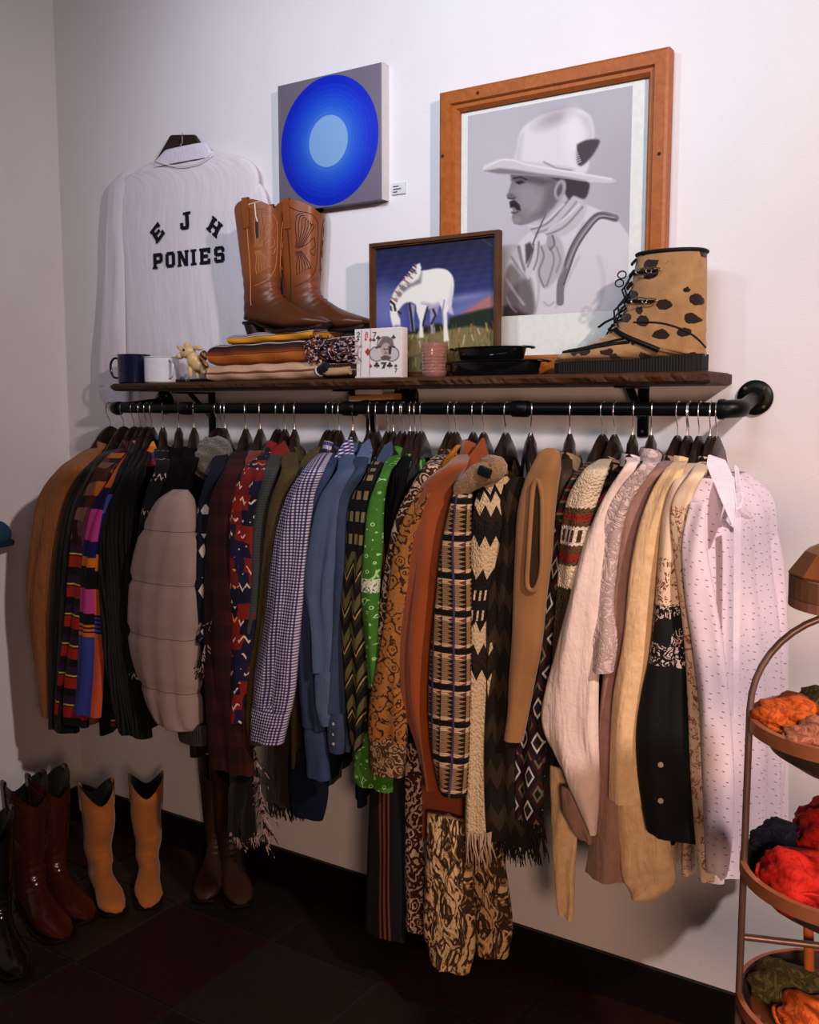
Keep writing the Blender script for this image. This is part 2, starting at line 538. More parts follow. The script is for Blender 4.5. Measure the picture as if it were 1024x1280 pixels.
def collar(root, hx, tip, m, h=0.035, flap=0.03, rx=0.07, rn=0.024, dz=0.0, name='collar', point=0.045, spread=0.016, fat=0.0):
    O, d, nn, w, drop = frame_of(hx, tip)
    vs, fs, uv = [], [], []
    n = 32
    prof = [(0.0, 0.0), (-0.004, h * 0.6), (0.0, h), (0.006, h), (spread * .7, h - flap * .5), (spread, h - flap)]
    for i in range(n + 1):
        a = R(-156 + 312 * i / n)            # 180 deg = front opening, on the +n side
        ca, sa = -math.cos(a), math.sin(a)
        front = max(0.0, (abs(a) - R(80)) / R(76)) ** 1.5
        for j, (dr, dzz) in enumerate(prof):
            k = dr + fat * math.sin(math.pi * j / 5)
            z = -0.142 + dz + dzz - front * (0.018 if j < 4 else point * (j - 3) / 2)
            q = O + d * (sa * (rx + k)) + nn * (ca * (rn + k * 0.8) + 0.004) + Vector((0, 0, z - 0.10 * (abs(sa) > 2)))
            vs.append(q); uv.append((i / n * 0.36, dzz + j * 0.01))
    w_ = len(prof)
    for i in range(n):
        for j in range(w_ - 1): fs.append((i * w_ + j, (i + 1) * w_ + j, (i + 1) * w_ + j + 1, i * w_ + j + 1))
    return W(mesh_obj(name, vs, fs, m, uvs=uv), root)

def leaf(name, pts, Y, m, root, th=0.004):
    """a stiff flat piece of cloth: outline with its own depth per corner"""
    bm = bmesh.new()
    F_ = [bm.verts.new(at(p[0], p[1], p[2] if len(p) > 2 else Y)) for p in pts]
    B_ = [bm.verts.new(v.co + Vector((0.3, 1, 0)).normalized() * th) for v in F_]
    bm.faces.new(F_); bm.faces.new(B_[::-1]); n = len(F_)
    for i in range(n): bm.faces.new((F_[i], B_[i], B_[(i + 1) % n], F_[(i + 1) % n]))
    bmesh.ops.bevel(bm, geom=list(bm.edges), offset=th * .25, segments=2, affect='EDGES')
    bmesh.ops.triangulate(bm, faces=[f for f in bm.faces if len(f.verts) > 4])
    o = obj_bm(name, bm, m); l = o.data.uv_layers.new(name='UVMap')
    for q in o.data.loops:
        c = o.data.vertices[q.vertex_index].co; l.data[q.index].uv = ((c.x - c.y) * .7 + .3, c.z)
    return W(o, root)

def fringe(root, pts, ln, n, m, Y=-0.4, seed=1, r=0.0016, name='fringe', spread=0.25):
    """loose strands hanging along a line sighted through pts"""
    rr = random.Random(seed); bm = bmesh.new()
    for i in range(n):
        f = i / max(1, n - 1) * (len(pts) - 1); k = min(int(f), len(pts) - 2); g = f - k
        u = pts[k][0] + (pts[k + 1][0] - pts[k][0]) * g; v = pts[k][1] + (pts[k + 1][1] - pts[k][1]) * g
        p = at(u, v, Y + rr.uniform(-0.006, 0.006)); l = ln * rr.uniform(0.7, 1.1)
        a, b = rr.uniform(-spread, spread) * l, rr.uniform(-0.3, 0.3) * l
        tube_pts(bm, [p, p + Vector((a * .3, -0.003, -l * .35)), p + Vector((a * .9, 0, -l * .7)), p + Vector((a * 1.1 + b * .2, 0.002, -l))], [r, r, r * .9, r * .5], 4, False)
    o = obj_bm(name, bm, m, smooth=True); o['kind'] = 'stuff'
    return W(o, root)

m_hang = mat('dark_walnut', lambda c: c.mix(c.noise(40, 4), (22, 12, 8), (40, 23, 15)), 0.35, spec=0.5)
def make_hanger():
    root = thing('clothes_hanger', 'x', 'hanger')
    bm = bmesh.new(); n = 40; Wd = 0.183; rings = []
    for i in range(n + 1):
        x = -Wd + 2 * Wd * i / n
        top = -0.062 - 0.085 * (1 - math.exp(-(abs(x) / 0.098) ** 2.5)) - 0.035 * abs(x) / Wd
        hgt = 0.036 + 0.040 * math.exp(-(x / 0.07) ** 2)
        e = abs(x) / Wd; hgt *= (1 - 0.4 * e ** 6); ty = 0.014 if e < 0.97 else 0.009
        bow = -0.012 * e * e
        rings.append([bm.verts.new((x, bow + yy * ty, top + zz * hgt)) for yy, zz in ((-.35, 0), (.35, 0), (1, -.3), (1, -.75), (.5, -1), (-.5, -1), (-1, -.75), (-1, -.3))])
    for a, b in zip(rings, rings[1:]):
        for k in range(8): bm.faces.new((a[k], a[(k + 1) % 8], b[(k + 1) % 8], b[k]))
    bm.faces.new(rings[0]); bm.faces.new(rings[-1][::-1])
    obj_bm('arms', bm, m_hang, root, smooth=True, auto=50)
    pts = [(0, 0, -0.064), (0, 0, -0.045), (0.002, 0, -0.038)]
    cz, r = 0.0, RR + 0.0035
    pts += [(0.012, 0, -0.028), (r * 0.98, 0, -0.012)]
    for k in range(0, 10): 
        a = R(-5 + k * 22); pts.append((r * math.cos(a), 0, cz + r * math.sin(a)))
    tube('hook', pts, 0.0016, m_steel, root, n=6)
    return root
HANG0 = [None]
def hanger(hx, tip, label, group='dark wooden hangers on the rail'):
    O, d, nn, w, drop = frame_of(hx, tip)
    if HANG0[0] is None:
        r = make_hanger(); HANG0[0] = r
    else:
        s = HANG0[0]; r = s.copy(); COL.objects.link(r)
        for ch in s.children:
            c = ch.copy(); COL.objects.link(c); c.parent = r
    r.location = O; r.rotation_euler = (0, 0, math.atan2(d.y, d.x))
    r['label'] = label; r['group'] = group
    return r

def garment(name, label, cat, hook, m, sleeve=None, hem=900, tip=None, Y=-0.405, th=0.02, wh=1.0, th1=0.018, col=None, colm=None, cuff=None,
            sm=None, hl=None, fold=0.008, tilt=0.0, cuffm=None, group=None, seed=None, yb=-0.38, backs=True, wav=0.0, bm_=None, ckw={}):
    NG[0] += 1; seed = NG[0] if seed is None else seed
    hx = at(hook, 511, RY).x
    if tip is None: tip = (sleeve[0][0], sleeve[0][1])
    T = at(tip[0], tip[1], yb)
    zh = at(tip[0], hem, yb).z
    root = thing(name, label, cat, (hx, RY, RZ - 0.1), group)
    body(root, hx, T, zh, bm_ or m, wh=wh, th1=th1, seed=seed, tilt=tilt, fold=fold * 0.8, wav=wav)
    if sleeve:
        q0 = Vector((hx, RY - 0.012, RZ - 0.118)); pu, pv = proj(np.array(q0))
        s0 = sleeve[0]; dY0 = q0.y - Y
        pre = [(pu, pv + 3, 3.5, dY0), ((pu * 2 + s0[0]) / 3, (pv * 2 + s0[1]) / 3 - 3, 5.5 + s0[2] * .15, dY0 * .64), ((pu + s0[0] * 2) / 3, (pv + s0[1] * 2) / 3 - 3, 4 + s0[2] * .45, dY0 * .3)]
        if s0[2] < 3: pre = []
        v0 = (q0 - at(s0[0], s0[1], Y)).length if pre else 0.0
        s = strip('sleeve', pre + [tuple(r) + (0.0,) for r in sleeve], Y, sm or m, root, th=th, seed=seed, fold=fold, v0=v0)
        if backs: back_sleeve(root, hx, T, sm or m, seed=seed)
        if cuff:
            c = strip('cuff', cuff, Y - 0.003, cuffm or sm or m, root, th=th * 1.05, seed=seed + 5, fold=fold * 0.4, n=5)
    if col: 
        kw = dict(shirt=dict(), coat=dict(h=0.03, flap=0.05, spread=0.03, point=0.09), crew=dict(h=0.02, flap=0.012, spread=0.006, point=0.01), stand=dict(h=0.035, flap=0.008, spread=0.006, point=0.0))[col].copy()
        kw.update(ckw); collar(root, hx, T, colm or m, **kw)
    hanger(hx, T, hl or ('dark wooden hanger holding the ' + label.split(',')[0].replace(' with ', ' that has ')))
    return root
# ------------------------------------------------------------------ cloth materials
def denimf(name, a, b):
    return mat(name, lambda c: c.mix(c.noise(16, 5) * 0.6 + (c.u * 2600 + c.v * 2600).sin() * 0.12 + 0.2, a, b), 0.9,
               bump=lambda c: (c.u * 2400 + c.v * 2400).sin() * .3 + wrinkle(c) * 1.2, bstr=0.6, bdist=0.004, spec=0.1)
def cells(c, su, sv, cols, off=0.0, shift=0.0, distort=0.0):
    u = c.u; v = c.v
    if distort:
        u = u + (c.noise(14, 2) - 0.5) * distort; v = v + (c.noise(11, 2, c.vec(c.u, c.v, 3.3)) - 0.5) * distort
    iv = (v / sv + off).floor()
    iu = (u / su + iv * shift + off).floor()
    return c.pal(c.white(c.vec(iu, iv, off)), cols)

CREAM = (226, 206, 188); BLK = (12, 10, 11)
m_camel = fabric('camel_wool', (150, 92, 52), bstr=0.5)
m_blackwool = fabric('black_wool', (13, 11, 11))
m_blackknit = mat('black_rib_knit', (11, 10, 12), 0.95, bump=lambda c: (c.u * 700).sin() + c.noise(60, 2), bstr=0.6, spec=0.1)
def f_abstract(c):
    a = cells(c, 0.045, 0.05, [(70, 26, 52), (34, 12, 16), (92, 44, 66), (24, 12, 20), (176, 96, 30), (60, 26, 20), (120, 78, 60)], 3.1, 0.37, 0.05)
    row = (c.v / 0.105).frac()
    b = c.ramp(row, [(0, (158, 34, 22)), (0.36, (14, 8, 14)), (0.62, (42, 18, 50)), (0.9, (206, 180, 60)), (0.95, (14, 8, 10))])
    return c.mix(c.v.gt(0.28), a, b)
m_abstract = mat('abstract_print_rayon', f_abstract, 0.8, bump=cloth_bump, bstr=0.3)
def f_patch(c):
    v = c.v / 0.62
    a = c.ramp(v, [(0, (8, 7, 10)), (.09, (66, 72, 150)), (.22, (24, 20, 96)), (.36, (8, 8, 10)), (.45, (206, 100, 34)), (.54, (10, 8, 10)), (.64, (206, 96, 34)), (.78, (60, 70, 150)), (.88, (196, 80, 50))])
    b = c.ramp(v, [(0, (180, 84, 34)), (.05, (12, 12, 60)), (.20, (190, 62, 140)), (.38, (18, 18, 84)), (.47, (212, 112, 32)), (.52, (8, 8, 10)), (.64, (190, 62, 140)), (.77, (10, 9, 12)), (.83, (212, 110, 30)), (.90, (56, 66, 150))])
    k = (c.u + (v * 5).sin() * .006).gt(0.030)
    st = (c.v / 0.014).frac().gt(.6) * v.gt(.78) * v.lt(.88)
    return c.mix(st, c.mix(k, a, b), (10, 10, 30))
m_patch = mat('patchwork_cotton', f_patch, 0.8, bump=cloth_bump, bstr=0.3)
m_patchcollar = mat('patchwork_collar_cotton', lambda c: cells(c, 0.03, 0.02, [(206, 66, 120), (214, 112, 36), (60, 80, 150), (196, 48, 60), (220, 150, 40)], 2.2, 0.5, 0.02), 0.8)
m_fringeblack = mat('pleated_black_crepe', (13, 12, 15), 0.7, bump=lambda c: (c.u * 420 + c.noise(6, 2) * 8).sin() * 3, bstr=0.9, bdist=0.004)
def f_nordic(c):
    row = (c.v / 0.06).frac(); z = (c.u / 0.012).tri() * 0.35
    k = (row - 0.5 - z + 0.17).abs().lt(0.07)
    k2 = c.noise(70, 2).gt(0.5)
    band = (c.v / 0.13).frac().lt(0.45)
    return c.mix(k * k2 * band, (10, 10, 14), (176, 160, 158))
m_nordic = mat('black_knit_white_motifs', f_nordic, 0.95, bump=lambda c: c.noise(300, 1), bstr=0.4)
m_puffer = mat('grey_quilted_cotton', lambda c: c.mix(((c.v / 0.165 + 0.2).frac() - 0.5).abs().gt(0.493), c.mix(c.noise(9, 3), (140, 118, 112), (156, 134, 128)), (96, 80, 78)), 0.9,
               bump=lambda c: c.noise(120, 3) * .4 + c.noise(14, 2), bstr=0.3)
m_pufferblack = mat('black_quilted_nylon', (13, 12, 12), 0.6, bump=cloth_bump)
m_rib = mat('olive_rib_knit', (52, 46, 40), 0.95, bump=lambda c: (c.u * 900).sin(), bstr=0.8)
m_fur = mat('grey_pile_fur', lambda c: c.mix(c.noise(28, 6), (40, 36, 30), (104, 96, 84)), 1.0, bump=lambda c: c.noise(160, 6), bstr=1.0, bdist=0.01, sheen=0.4)
m_navy = fabric('navy_wool', (12, 15, 28))
def f_diamond(c):
    d = (c.u / 0.036).tri() + (c.v / 0.06).tri()
    st = (c.v / 0.13).frac().gt(0.45)
    return c.mix(d.gt(1.25) * c.v.gt(0.10) * st, (14, 17, 34), (206, 190, 190))
m_diamond = mat('navy_and_white_diamond_knit', f_diamond, 0.95, bump=cloth_bump)
def f_maroon(c):
    a = c.mix((c.v / 0.09).frac().gt(0.5), (42, 13, 11), (56, 18, 14))
    return c.mix((c.u / 0.07).frac().gt(0.5) * 0.5, a, (24, 8, 9))
m_maroon = mat('dark_maroon_plaid_wool', f_maroon, 0.95, bump=cloth_bump)
m_tassel = mat('black_and_white_yarn', lambda c: c.mix(c.noise(45, 1).gt(0.5), (22, 18, 18), (170, 140, 130)), 0.9)
m_tasselcream = mat('cream_yarn', (192, 160, 138), 0.9)
m_tasseldark = mat('dark_brown_yarn', (34, 24, 18), 0.95)
def f_southwest(c):
    a = cells(c, 0.03, 0.045, [(124, 24, 18), (18, 20, 48), (96, 22, 22), (22, 20, 50), (116, 26, 20), (14, 14, 34)], 1.3, 0.4, 0.035)
    z = (c.v / 0.05 + (c.u / 0.022).tri() * 0.4).frac()
    k = z.lt(0.16) * c.noise(34, 1).gt(0.53)
    k3 = c.noise(24, 1, c.vec(c.u, c.v, 7.0)).gt(0.66)
    b = c.mix(k, a, (214, 186, 170))
    return c.mix(k3 * z.gt(0.8), b, (214, 140, 46))
m_southwest = mat('red_navy_blanket_cloth', f_southwest, 0.92, bump=cloth_bump)
m_redcloth = fabric('red_cloth', (116, 26, 20))
m_teal = mat('grey_green_knit', lambda c: c.mix((c.v * 800).sin() * 0.3 + 0.4, (44, 48, 48), (66, 70, 66)), 0.95)
m_tweed = mat('brown_tweed', lambda c: c.mix(c.voro(420), (34, 26, 16), (96, 78, 48)), 0.95, bump=lambda c: c.noise(300, 2), bstr=0.7)
m_suit = fabric('navy_suiting', (20, 28, 46))
def f_gingham(c):
    s = 0.0088
    a = (c.u / s).frac().gt(0.5); b = (c.v / s).frac().gt(0.5)
    k = (a + b) * 0.5
    return c.ramp(k, [(0, (212, 196, 206)), (0.3, (84, 78, 128)), (0.8, (28, 26, 62))])
m_gingham = mat('navy_white_gingham', f_gingham, 0.85, bump=wrinkle, bstr=0.5, bdist=0.004)
m_denim1 = denimf('mid_blue_chambray', (40, 50, 80), (68, 82, 118))
m_denim2 = denimf('light_blue_denim', (62, 78, 110), (98, 116, 150))
m_denim3 = denimf('pale_blue_denim', (44, 54, 80), (74, 88, 116))
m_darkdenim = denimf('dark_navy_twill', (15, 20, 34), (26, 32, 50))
def f_olive(c):
    z = (c.v / 0.10 + (c.u / 0.04).tri() * 0.45).frac()
    a = c.ramp(z, [(0, (12, 10, 9)), (0.30, (84, 78, 44)), (0.62, (14, 11, 9)), (0.74, (170, 140, 84)), (0.80, (40, 36, 20))])
    return c.mix(c.v.gt(0.20), c.mix(((c.v / 0.06).frac().gt(0.55)) * ((c.u / 0.02).frac().gt(0.4)), (10, 10, 11), (122, 108, 72)), a)
m_olive = mat('olive_black_chevron_weave', f_olive, 0.95, bump=lambda c: c.noise(150, 3), bstr=0.6)
def f_bandana(c):
    d = c.voro(42, c.vec(c.u, c.v, 0)); r = (d * 9).sin()
    k = c.noise(60, 3, dist=3.0)
    a = c.mix(k, (34, 84, 22), (74, 128, 44))
    a = c.mix(r.gt(0.93), a, (164, 206, 140))
    band = ((c.v - 0.30).abs()).lt(0.018)
    return c.mix(band * k.gt(0.45), a, (206, 210, 190))
m_bandana = mat('green_bandana_cotton', f_bandana, 0.85, bump=cloth_bump)
def paisley(name, base, c1, c2, s=40, t=0.55):
    def f(c):
        n = c.noise(s, 4, dist=2.5)
        d = (c.voro(s * 0.8, feature='SMOOTH_F1') * 26 + n * 8).sin()
        return c.mix(d.gt(t), c.mix(n, base, c1), c2)
    return mat(name, f, 0.85, bump=cloth_bump)
m_paisA = paisley('dark_paisley_print', (28, 14, 10), (70, 30, 18), (186, 160, 140), 46, 0.45)
m_paisB = paisley('ochre_paisley_print', (110, 64, 26), (178, 116, 56), (48, 28, 20), 40, 0.6)
m_paisC = paisley('brown_paisley_border', (40, 24, 18), (80, 50, 34), (160, 124, 92), 60, 0.4)
m_rust = mat('rust_suede', lambda c: c.mix(c.noise(6, 4), (112, 48, 16), (158, 74, 26)), 0.95, bump=lambda c: c.noise(260, 3) + c.noise(12, 2) * 2, bstr=0.35, sheen=0.3)
m_mustard = fabric('mustard_lining', (178, 108, 24))
def f_ethnic(c):
    u, v = c.u, c.v
    V_ = (v / 0.092).frac()
    black = V_.lt(0.17)
    pale = (V_.lt(0.30) + V_.gt(0.90)).gt(0.5)
    t = ((v / 0.0115).tri() * 0.5)
    um = (u / 0.030).frac()
    tri_ = (um - 0.1).lt(t) * um.gt(0.08)
    base = c.mix(um.gt(0.62), c.mix(c.noise(50, 2), (150, 116, 76), (124, 94, 62)), (138, 106, 84))
    a = c.mix(tri_, base, (24, 16, 14))
    a = c.mix(pale, a, c.mix(tri_, (196, 164, 132), (90, 50, 50)))
    a = c.mix(black, a, (12, 10, 12))
    ln = ((u / 0.060).frac() - 0.5).abs().lt(0.045)
    return c.mix(ln, a, (72, 60, 92))
m_ethnic = mat('woven_triangle_tapestry', f_ethnic, 0.95, bump=lambda c: c.noise(180, 3) + (c.v * 1200).sin() * .5, bstr=0.5)
m_tanfur = mat('tan_shearling', lambda c: c.mix(c.noise(40, 5), (104, 72, 44), (172, 128, 84)), 1.0, bump=lambda c: c.noise(180, 5), bstr=1.0, bdist=0.008, sheen=0.4)
m_blackleather = mat('black_leather', (13, 12, 14), 0.4)
def f_poncho(c):
    u, v = c.u, c.v
    zz = (u / 0.026).tri() * 0.028
    z2 = (u / 0.013).tri() * 0.03
    q = v + zz
    br, cr, dk = (36, 22, 14), (196, 168, 134), (22, 15, 12)
    a = c.ramp(q / 1.2, [(0, cr), (0.035, dk), (0.05, cr), (0.078, br), (0.105, dk), (0.14, cr), (0.205, dk), (0.315, cr), (0.36, br), (0.40, dk), (0.415, cr), (0.86, dk), (0.93, cr), (0.96, dk), (0.975, cr)])
    spots = (u / 0.013).frac().gt(0.62) * ((v - 0.31).abs().lt(0.05)) * (v / 0.05).frac().gt(0.5)
    return c.mix(spots, a, cr)
m_poncho = mat('cream_brown_icelandic_knit', f_poncho, 0.95, bump=lambda c: c.voro(210, c.vec(c.u, c.v * 0.7, 0)), bstr=0.9, bdist=0.004)
m_ponchodark = mat('dark_brown_knit', lambda c: c.mix(((c.v / 0.11 + (c.u / 0.03).tri() * .3).frac()).gt(0.6), (26, 18, 12), (52, 38, 24)), 0.95, bump=lambda c: c.noise(200, 2), bstr=0.6)
m_suede = mat('tan_suede', lambda c: c.mix(c.noise(8, 4), (126, 86, 50), (164, 116, 72)), 0.95, bump=lambda c: c.noise(220, 3) + c.noise(10, 2) * 2, bstr=0.3, sheen=0.2)
m_brownleather = mat('brown_leather', lambda c: c.mix(c.noise(10, 4), (38, 24, 14), (66, 44, 24)), 0.6, bump=cloth_bump)
def f_ledge(c):
    d = ((c.u / 0.085 + 0.2 + (c.v / 0.17).floor() * .3).tri() - 0.5).abs() + ((c.v / 0.17).tri() - 0.5).abs()
    a = c.ramp(d, [(0, (26, 28, 32)), (0.22, (190, 176, 166)), (0.32, (18, 16, 22)), (0.52, (52, 14, 12)), (0.72, (96, 92, 70)), (0.84, (16, 16, 18))])
    return c.mix(c.v.lt(0.10), a, c.ramp((c.v / 0.03).frac(), [(0, (34, 44, 30)), (0.5, (92, 24, 20)), (0.8, (130, 104, 72))]))
m_ledge = mat('geometric_blanket_cloth', f_ledge, 0.95, bump=cloth_bump)
def f_cowichan(c):
    u, v = c.u, c.v
    q = v + (u / 0.008).tri() * 0.004
    cr = (212, 192, 166)
    a = c.ramp(q / 0.5, [(0, cr), (0.19, (86, 62, 38)), (0.22, (132, 34, 24)), (0.25, (86, 62, 38)), (0.275, (214, 198, 186)), (0.36, (86, 62, 38)), (0.40, (132, 34, 24)), (0.435, (86, 62, 38)), (0.455, cr), (0.56, (54, 44, 28)), (0.9, (34, 28, 20))])
    k = ((u / 0.014).frac().gt(0.5)) * (v - 0.158).abs().lt(0.014)
    a = c.mix(k, a, (70, 40, 30))
    return a
m_cowichan = mat('cream_banded_knit', f_cowichan, 0.95, bump=lambda c: c.voro(260, c.vec(c.u, c.v * .7, 0)), bstr=0.9, bdist=0.004)
m_tancollar = fabric('tan_ribbed_wool', (150, 124, 96))
m_white1 = fabric('cream_white_linen', (226, 204, 196))
m_lace = mat('white_embroidered_voile', lambda c: c.mix((c.noise(34, 3, dist=3) * 14).sin().gt(0.4), (214, 192, 188), (182, 158, 160)), 0.9, bump=lambda c: (c.noise(34, 3, dist=3) * 14).sin(), bstr=0.6)
m_mauve = fabric('mauve_cotton', (158, 122, 112))
m_yellow = fabric('pale_yellow_wool', (232, 194, 150))
def f_floral(c):
    n = c.noise(26, 4, dist=4.0)
    fl = (n * 22).sin().gt(0.25)
    cream = c.mix(fl * c.v.gt(0.17) * c.noise(60, 1).gt(0.45), (224, 196, 172), (120, 70, 60))
    dark = c.mix(fl * c.v.lt(0.40) * c.noise(16, 2).gt(0.5), (16, 19, 20), (214, 190, 186))
    return c.mix(c.v.gt(0.27), cream, dark)
m_floral = mat('navy_floral_border_cotton', f_floral, 0.85, bump=cloth_bump)
m_creamsilk = mat('cream_motif_silk', lambda c: c.mix(((c.noise(20, 3, dist=3) * 18).sin()).gt(0.86) * c.v.gt(0.08), (232, 204, 178), (158, 96, 66)), 0.7, bump=cloth_bump)
def f_lastshirt(c):
    iu = (c.u / 0.018).floor(); iv = (c.v / 0.018).floor()
    fu = (c.u / 0.018).frac() - 0.5; fv = (c.v / 0.018).frac() - 0.5
    jx = c.white(c.vec(iu, iv, 1.0)) * 0.6 - 0.3; jy = c.white(c.vec(iu, iv, 2.0)) * 0.6 - 0.3
    k = (fu - jx).abs().lt(0.13) * (fv - jy + (fu - jx) * 0.4).abs().lt(0.05)
    return c.mix(k, (226, 208, 222), (112, 78, 92))
m_lastshirt = mat('white_dash_print_cotton', f_lastshirt, 0.85, bump=lambda c: c.noise(9, 3) * 2 + c.noise(140, 2) * .3, bstr=0.4, bdist=0.004)
def f_swirl(c):
    n = c.noise(40, 3, c.vec(c.u * 1.0, c.v * 0.42, 0), dist=1.2)
    return c.ramp((n * 24).sin() * 0.5 + 0.5, [(0, (60, 42, 28)), (0.30, (140, 108, 74)), (0.60, (214, 176, 130))])
m_swirl = mat('tan_swirl_jacquard', f_swirl, 0.9, bump=lambda c: (c.noise(17, 3, c.vec(c.u, c.v * .55, 0), dist=2.2) * 24).sin(), bstr=0.5)
m_blackpant = mat('black_trousers_red_piping', lambda c: c.mix((((c.u - 0.066).abs().lt(0.003)) + ((c.u - 0.052).abs().lt(0.0035)) + ((c.u - 0.038).abs().lt(0.003))).gt(0.5), (12, 11, 14), (112, 46, 34)), 0.85, bump=cloth_bump)
m_button = mat('pearl_button', (190, 176, 166), 0.3)
m_buckle = mat('black_square_buckle', (20, 20, 24), 0.3)
m_tag = mat('pink_card_tag', (196, 158, 150), 0.8)
# ------------------------------------------------------------------ the garments, left to right
def G(name, short, label, cat, *a, **k):
    k['hl'] = 'dark wooden hanger holding the ' + short
    return garment(name, label, cat, *a, **k)

G('wool_coat', 'camel wool coat', 'camel wool coat, leftmost garment on the rail beside the left wall', 'coat', 137, m_camel,
  [(92, 586, 14), (70, 622, 16), (60, 680, 17), (55, 740, 17), (60, 820, 15), (66, 895, 10)], 905, tip=(92, 590), Y=-0.40, th=.03, backs=False, col='coat')
G('wool_coat', 'long black coat', 'plain black coat hanging just right of the camel coat', 'coat', 154, m_blackwool,
  [(114, 596, 10), (96, 640, 14), (86, 720, 16), (80, 820, 17), (80, 912, 16)], 917, Y=-0.41, th=.028, col='coat')
G('printed_shirt', 'purple abstract shirt', 'purple and rust abstract print shirt with red and black banded sleeve', 'shirt', 167, m_abstract,
  [(130, 590, 8), (110, 640, 11), (103, 700, 12), (97, 780, 14), (92, 850, 18), (90, 904, 20)], 905, Y=-0.425, col='shirt')
G('patchwork_blouse', 'patchwork blouse', 'colourful patchwork blouse with pink, orange and blue blocks', 'blouse', 175, m_patch,
  [(148, 600, 8), (128, 640, 13), (118, 700, 14), (115, 780, 15), (112, 850, 17), (108, 892, 18)], 880, Y=-0.435, col='shirt', colm=m_patchcollar)
G('pleated_top', 'black pleated top', 'black pleated top with fine vertical ribs right of the patchwork blouse', 'top', 189, m_fringeblack,
  [(168, 590, 10), (152, 640, 16), (147, 720, 20), (152, 800, 22), (162, 870, 20), (170, 918, 18)], 918, Y=-0.43, th=.03)
G('knit_sweater', 'black snow-pattern sweater', 'black sweater with scattered white geometric motifs on its shoulder and sleeve', 'sweater', 203, m_nordic,
  [(204, 585, 9), (190, 630, 10), (178, 700, 10), (170, 780, 8), (168, 850, 7)], 890, Y=-0.44, col='crew')
G('cardigan', 'plain black cardigan', 'plain black cardigan between the snow-pattern sweater and the grey puffer', 'cardigan', 223, m_blackknit,
  [(222, 585, 9), (205, 640, 10), (190, 720, 10), (184, 800, 10), (190, 880, 10)], 915, Y=-0.43, col='crew')
G('cardigan', 'black cardigan with a white neckline', 'black cardigan with white dashes round its neckline behind the grey puffer', 'cardigan', 242, m_blackknit,
  [(236, 580, 9), (222, 630, 10), (215, 720, 10), (212, 800, 10)], 925, Y=-0.42, col='crew', colm=m_nordic)
g = G('puffer_jacket', 'grey puffer jacket', 'padded jacket with fat grey quilted sleeve, black yoke and grey fur collar', 'jacket', 272, m_pufferblack,
  None, 945, tip=(232, 592), col=None, th1=.03)
# padded grey sleeve, ring by ring so the quilting puffs out
rows = [(226, 612, 8), (220, 628, 20), (213, 668, 31), (208, 712, 38), (206, 752, 40), (206, 800, 39), (211, 840, 36), (217, 876, 31), (224, 900, 24), (229, 908, 17)]
s = strip('quilted_sleeve', rows, -0.455, m_puffer, g, th=0.05, seed=3, fold=0.004, ns=40)
me = s.data
nr_ = 41; uvl = me.uv_layers[0].data; vv_ = {}
for l in me.loops: vv_[l.vertex_index] = uvl[l.index].uv[1]
for i in range(len(me.vertices) // nr_):      # quilting seams pull the padding in
    ids = range(i * nr_, (i + 1) * nr_); cen = sum((me.vertices[k].co for k in ids), Vector()) / nr_
    fr = (vv_.get(i * nr_, 0) / 0.165 + 0.2) % 1.0; dd = min(fr, 1 - fr)
    k_ = 1.03 - 0.09 * math.exp(-(dd / 0.07) ** 2)
    for k in ids: me.vertices[k].co = cen + (me.vertices[k].co - cen) * k_
strip('cuff', [(240, 902, 17), (241, 915, 17), (242, 928, 15)], -0.45, m_rib, g, th=0.025, fold=0.001, n=5)
bmf = bmesh.new()
bmesh.ops.create_icosphere(bmf, subdivisions=4, radius=1.0)
O = at(268, 574, -0.31)
rr = random.Random(5)
for v in bmf.verts:
    c = v.co
    k = 1 + 0.10 * math.sin(c.x * 7 + c.z * 5) + 0.07 * math.sin(c.y * 11 + c.z * 9) + rr.uniform(-0.03, 0.03)
    v.co = Vector((O.x + c.x * 0.045 * k - 0.012 * c.z, O.y + c.y * 0.07 * k, O.z + c.z * 0.066 * k + (0.02 * c.y)))
W(obj_bm('fur_collar', bmf, m_fur, smooth=True), g)
bpy.data.objects  # (keeps the first hanger shared)
G('cardigan', 'navy diamond cardigan', 'navy cardigan with white diamonds on its sleeve right of the grey puffer', 'cardigan', 281, m_diamond,
  [(272, 592, 8), (262, 630, 11), (257, 700, 12), (256, 760, 12), (250, 800, 9)], 890, Y=-0.44, col='crew', colm=m_navy)
g = G('wool_poncho', 'dark maroon plaid poncho', 'long dark maroon plaid poncho with black and white fringe', 'poncho', 307, m_maroon,
  [(292, 592, 10), (280, 640, 17), (278, 720, 20), (280, 800, 22), (284, 880, 24), (290, 962, 27)], 960, Y=-0.45, th=.03, backs=False, fold=.01)
fringe(g, [(266, 772), (258, 800), (252, 826), (258, 838)], 0.06, 46, m_tassel, Y=-0.47, seed=3, spread=1.3)
strip('panel', [(302, 950, 14), (303, 1000, 15), (304, 1046, 16)], -0.42, m_blackwool, g, th=.02)
fringe(g, [(288, 1040), (304, 1046), (322, 1040)], 0.045, 40, m_tassel, Y=-0.43, seed=4)
fringe(g, [(318, 935), (328, 1000), (332, 1050)], 0.06, 60, m_tassel, Y=-0.42, seed=5, spread=0.9)
G('knit_vest', 'rust wool waistcoat', 'dark rust wool waistcoat pressed between the maroon poncho and patterned jacket', 'waistcoat', 325, m_redcloth,
  [(312, 585, 4), (300, 640, 4), (291, 700, 3)], 900, Y=-0.40, backs=False)
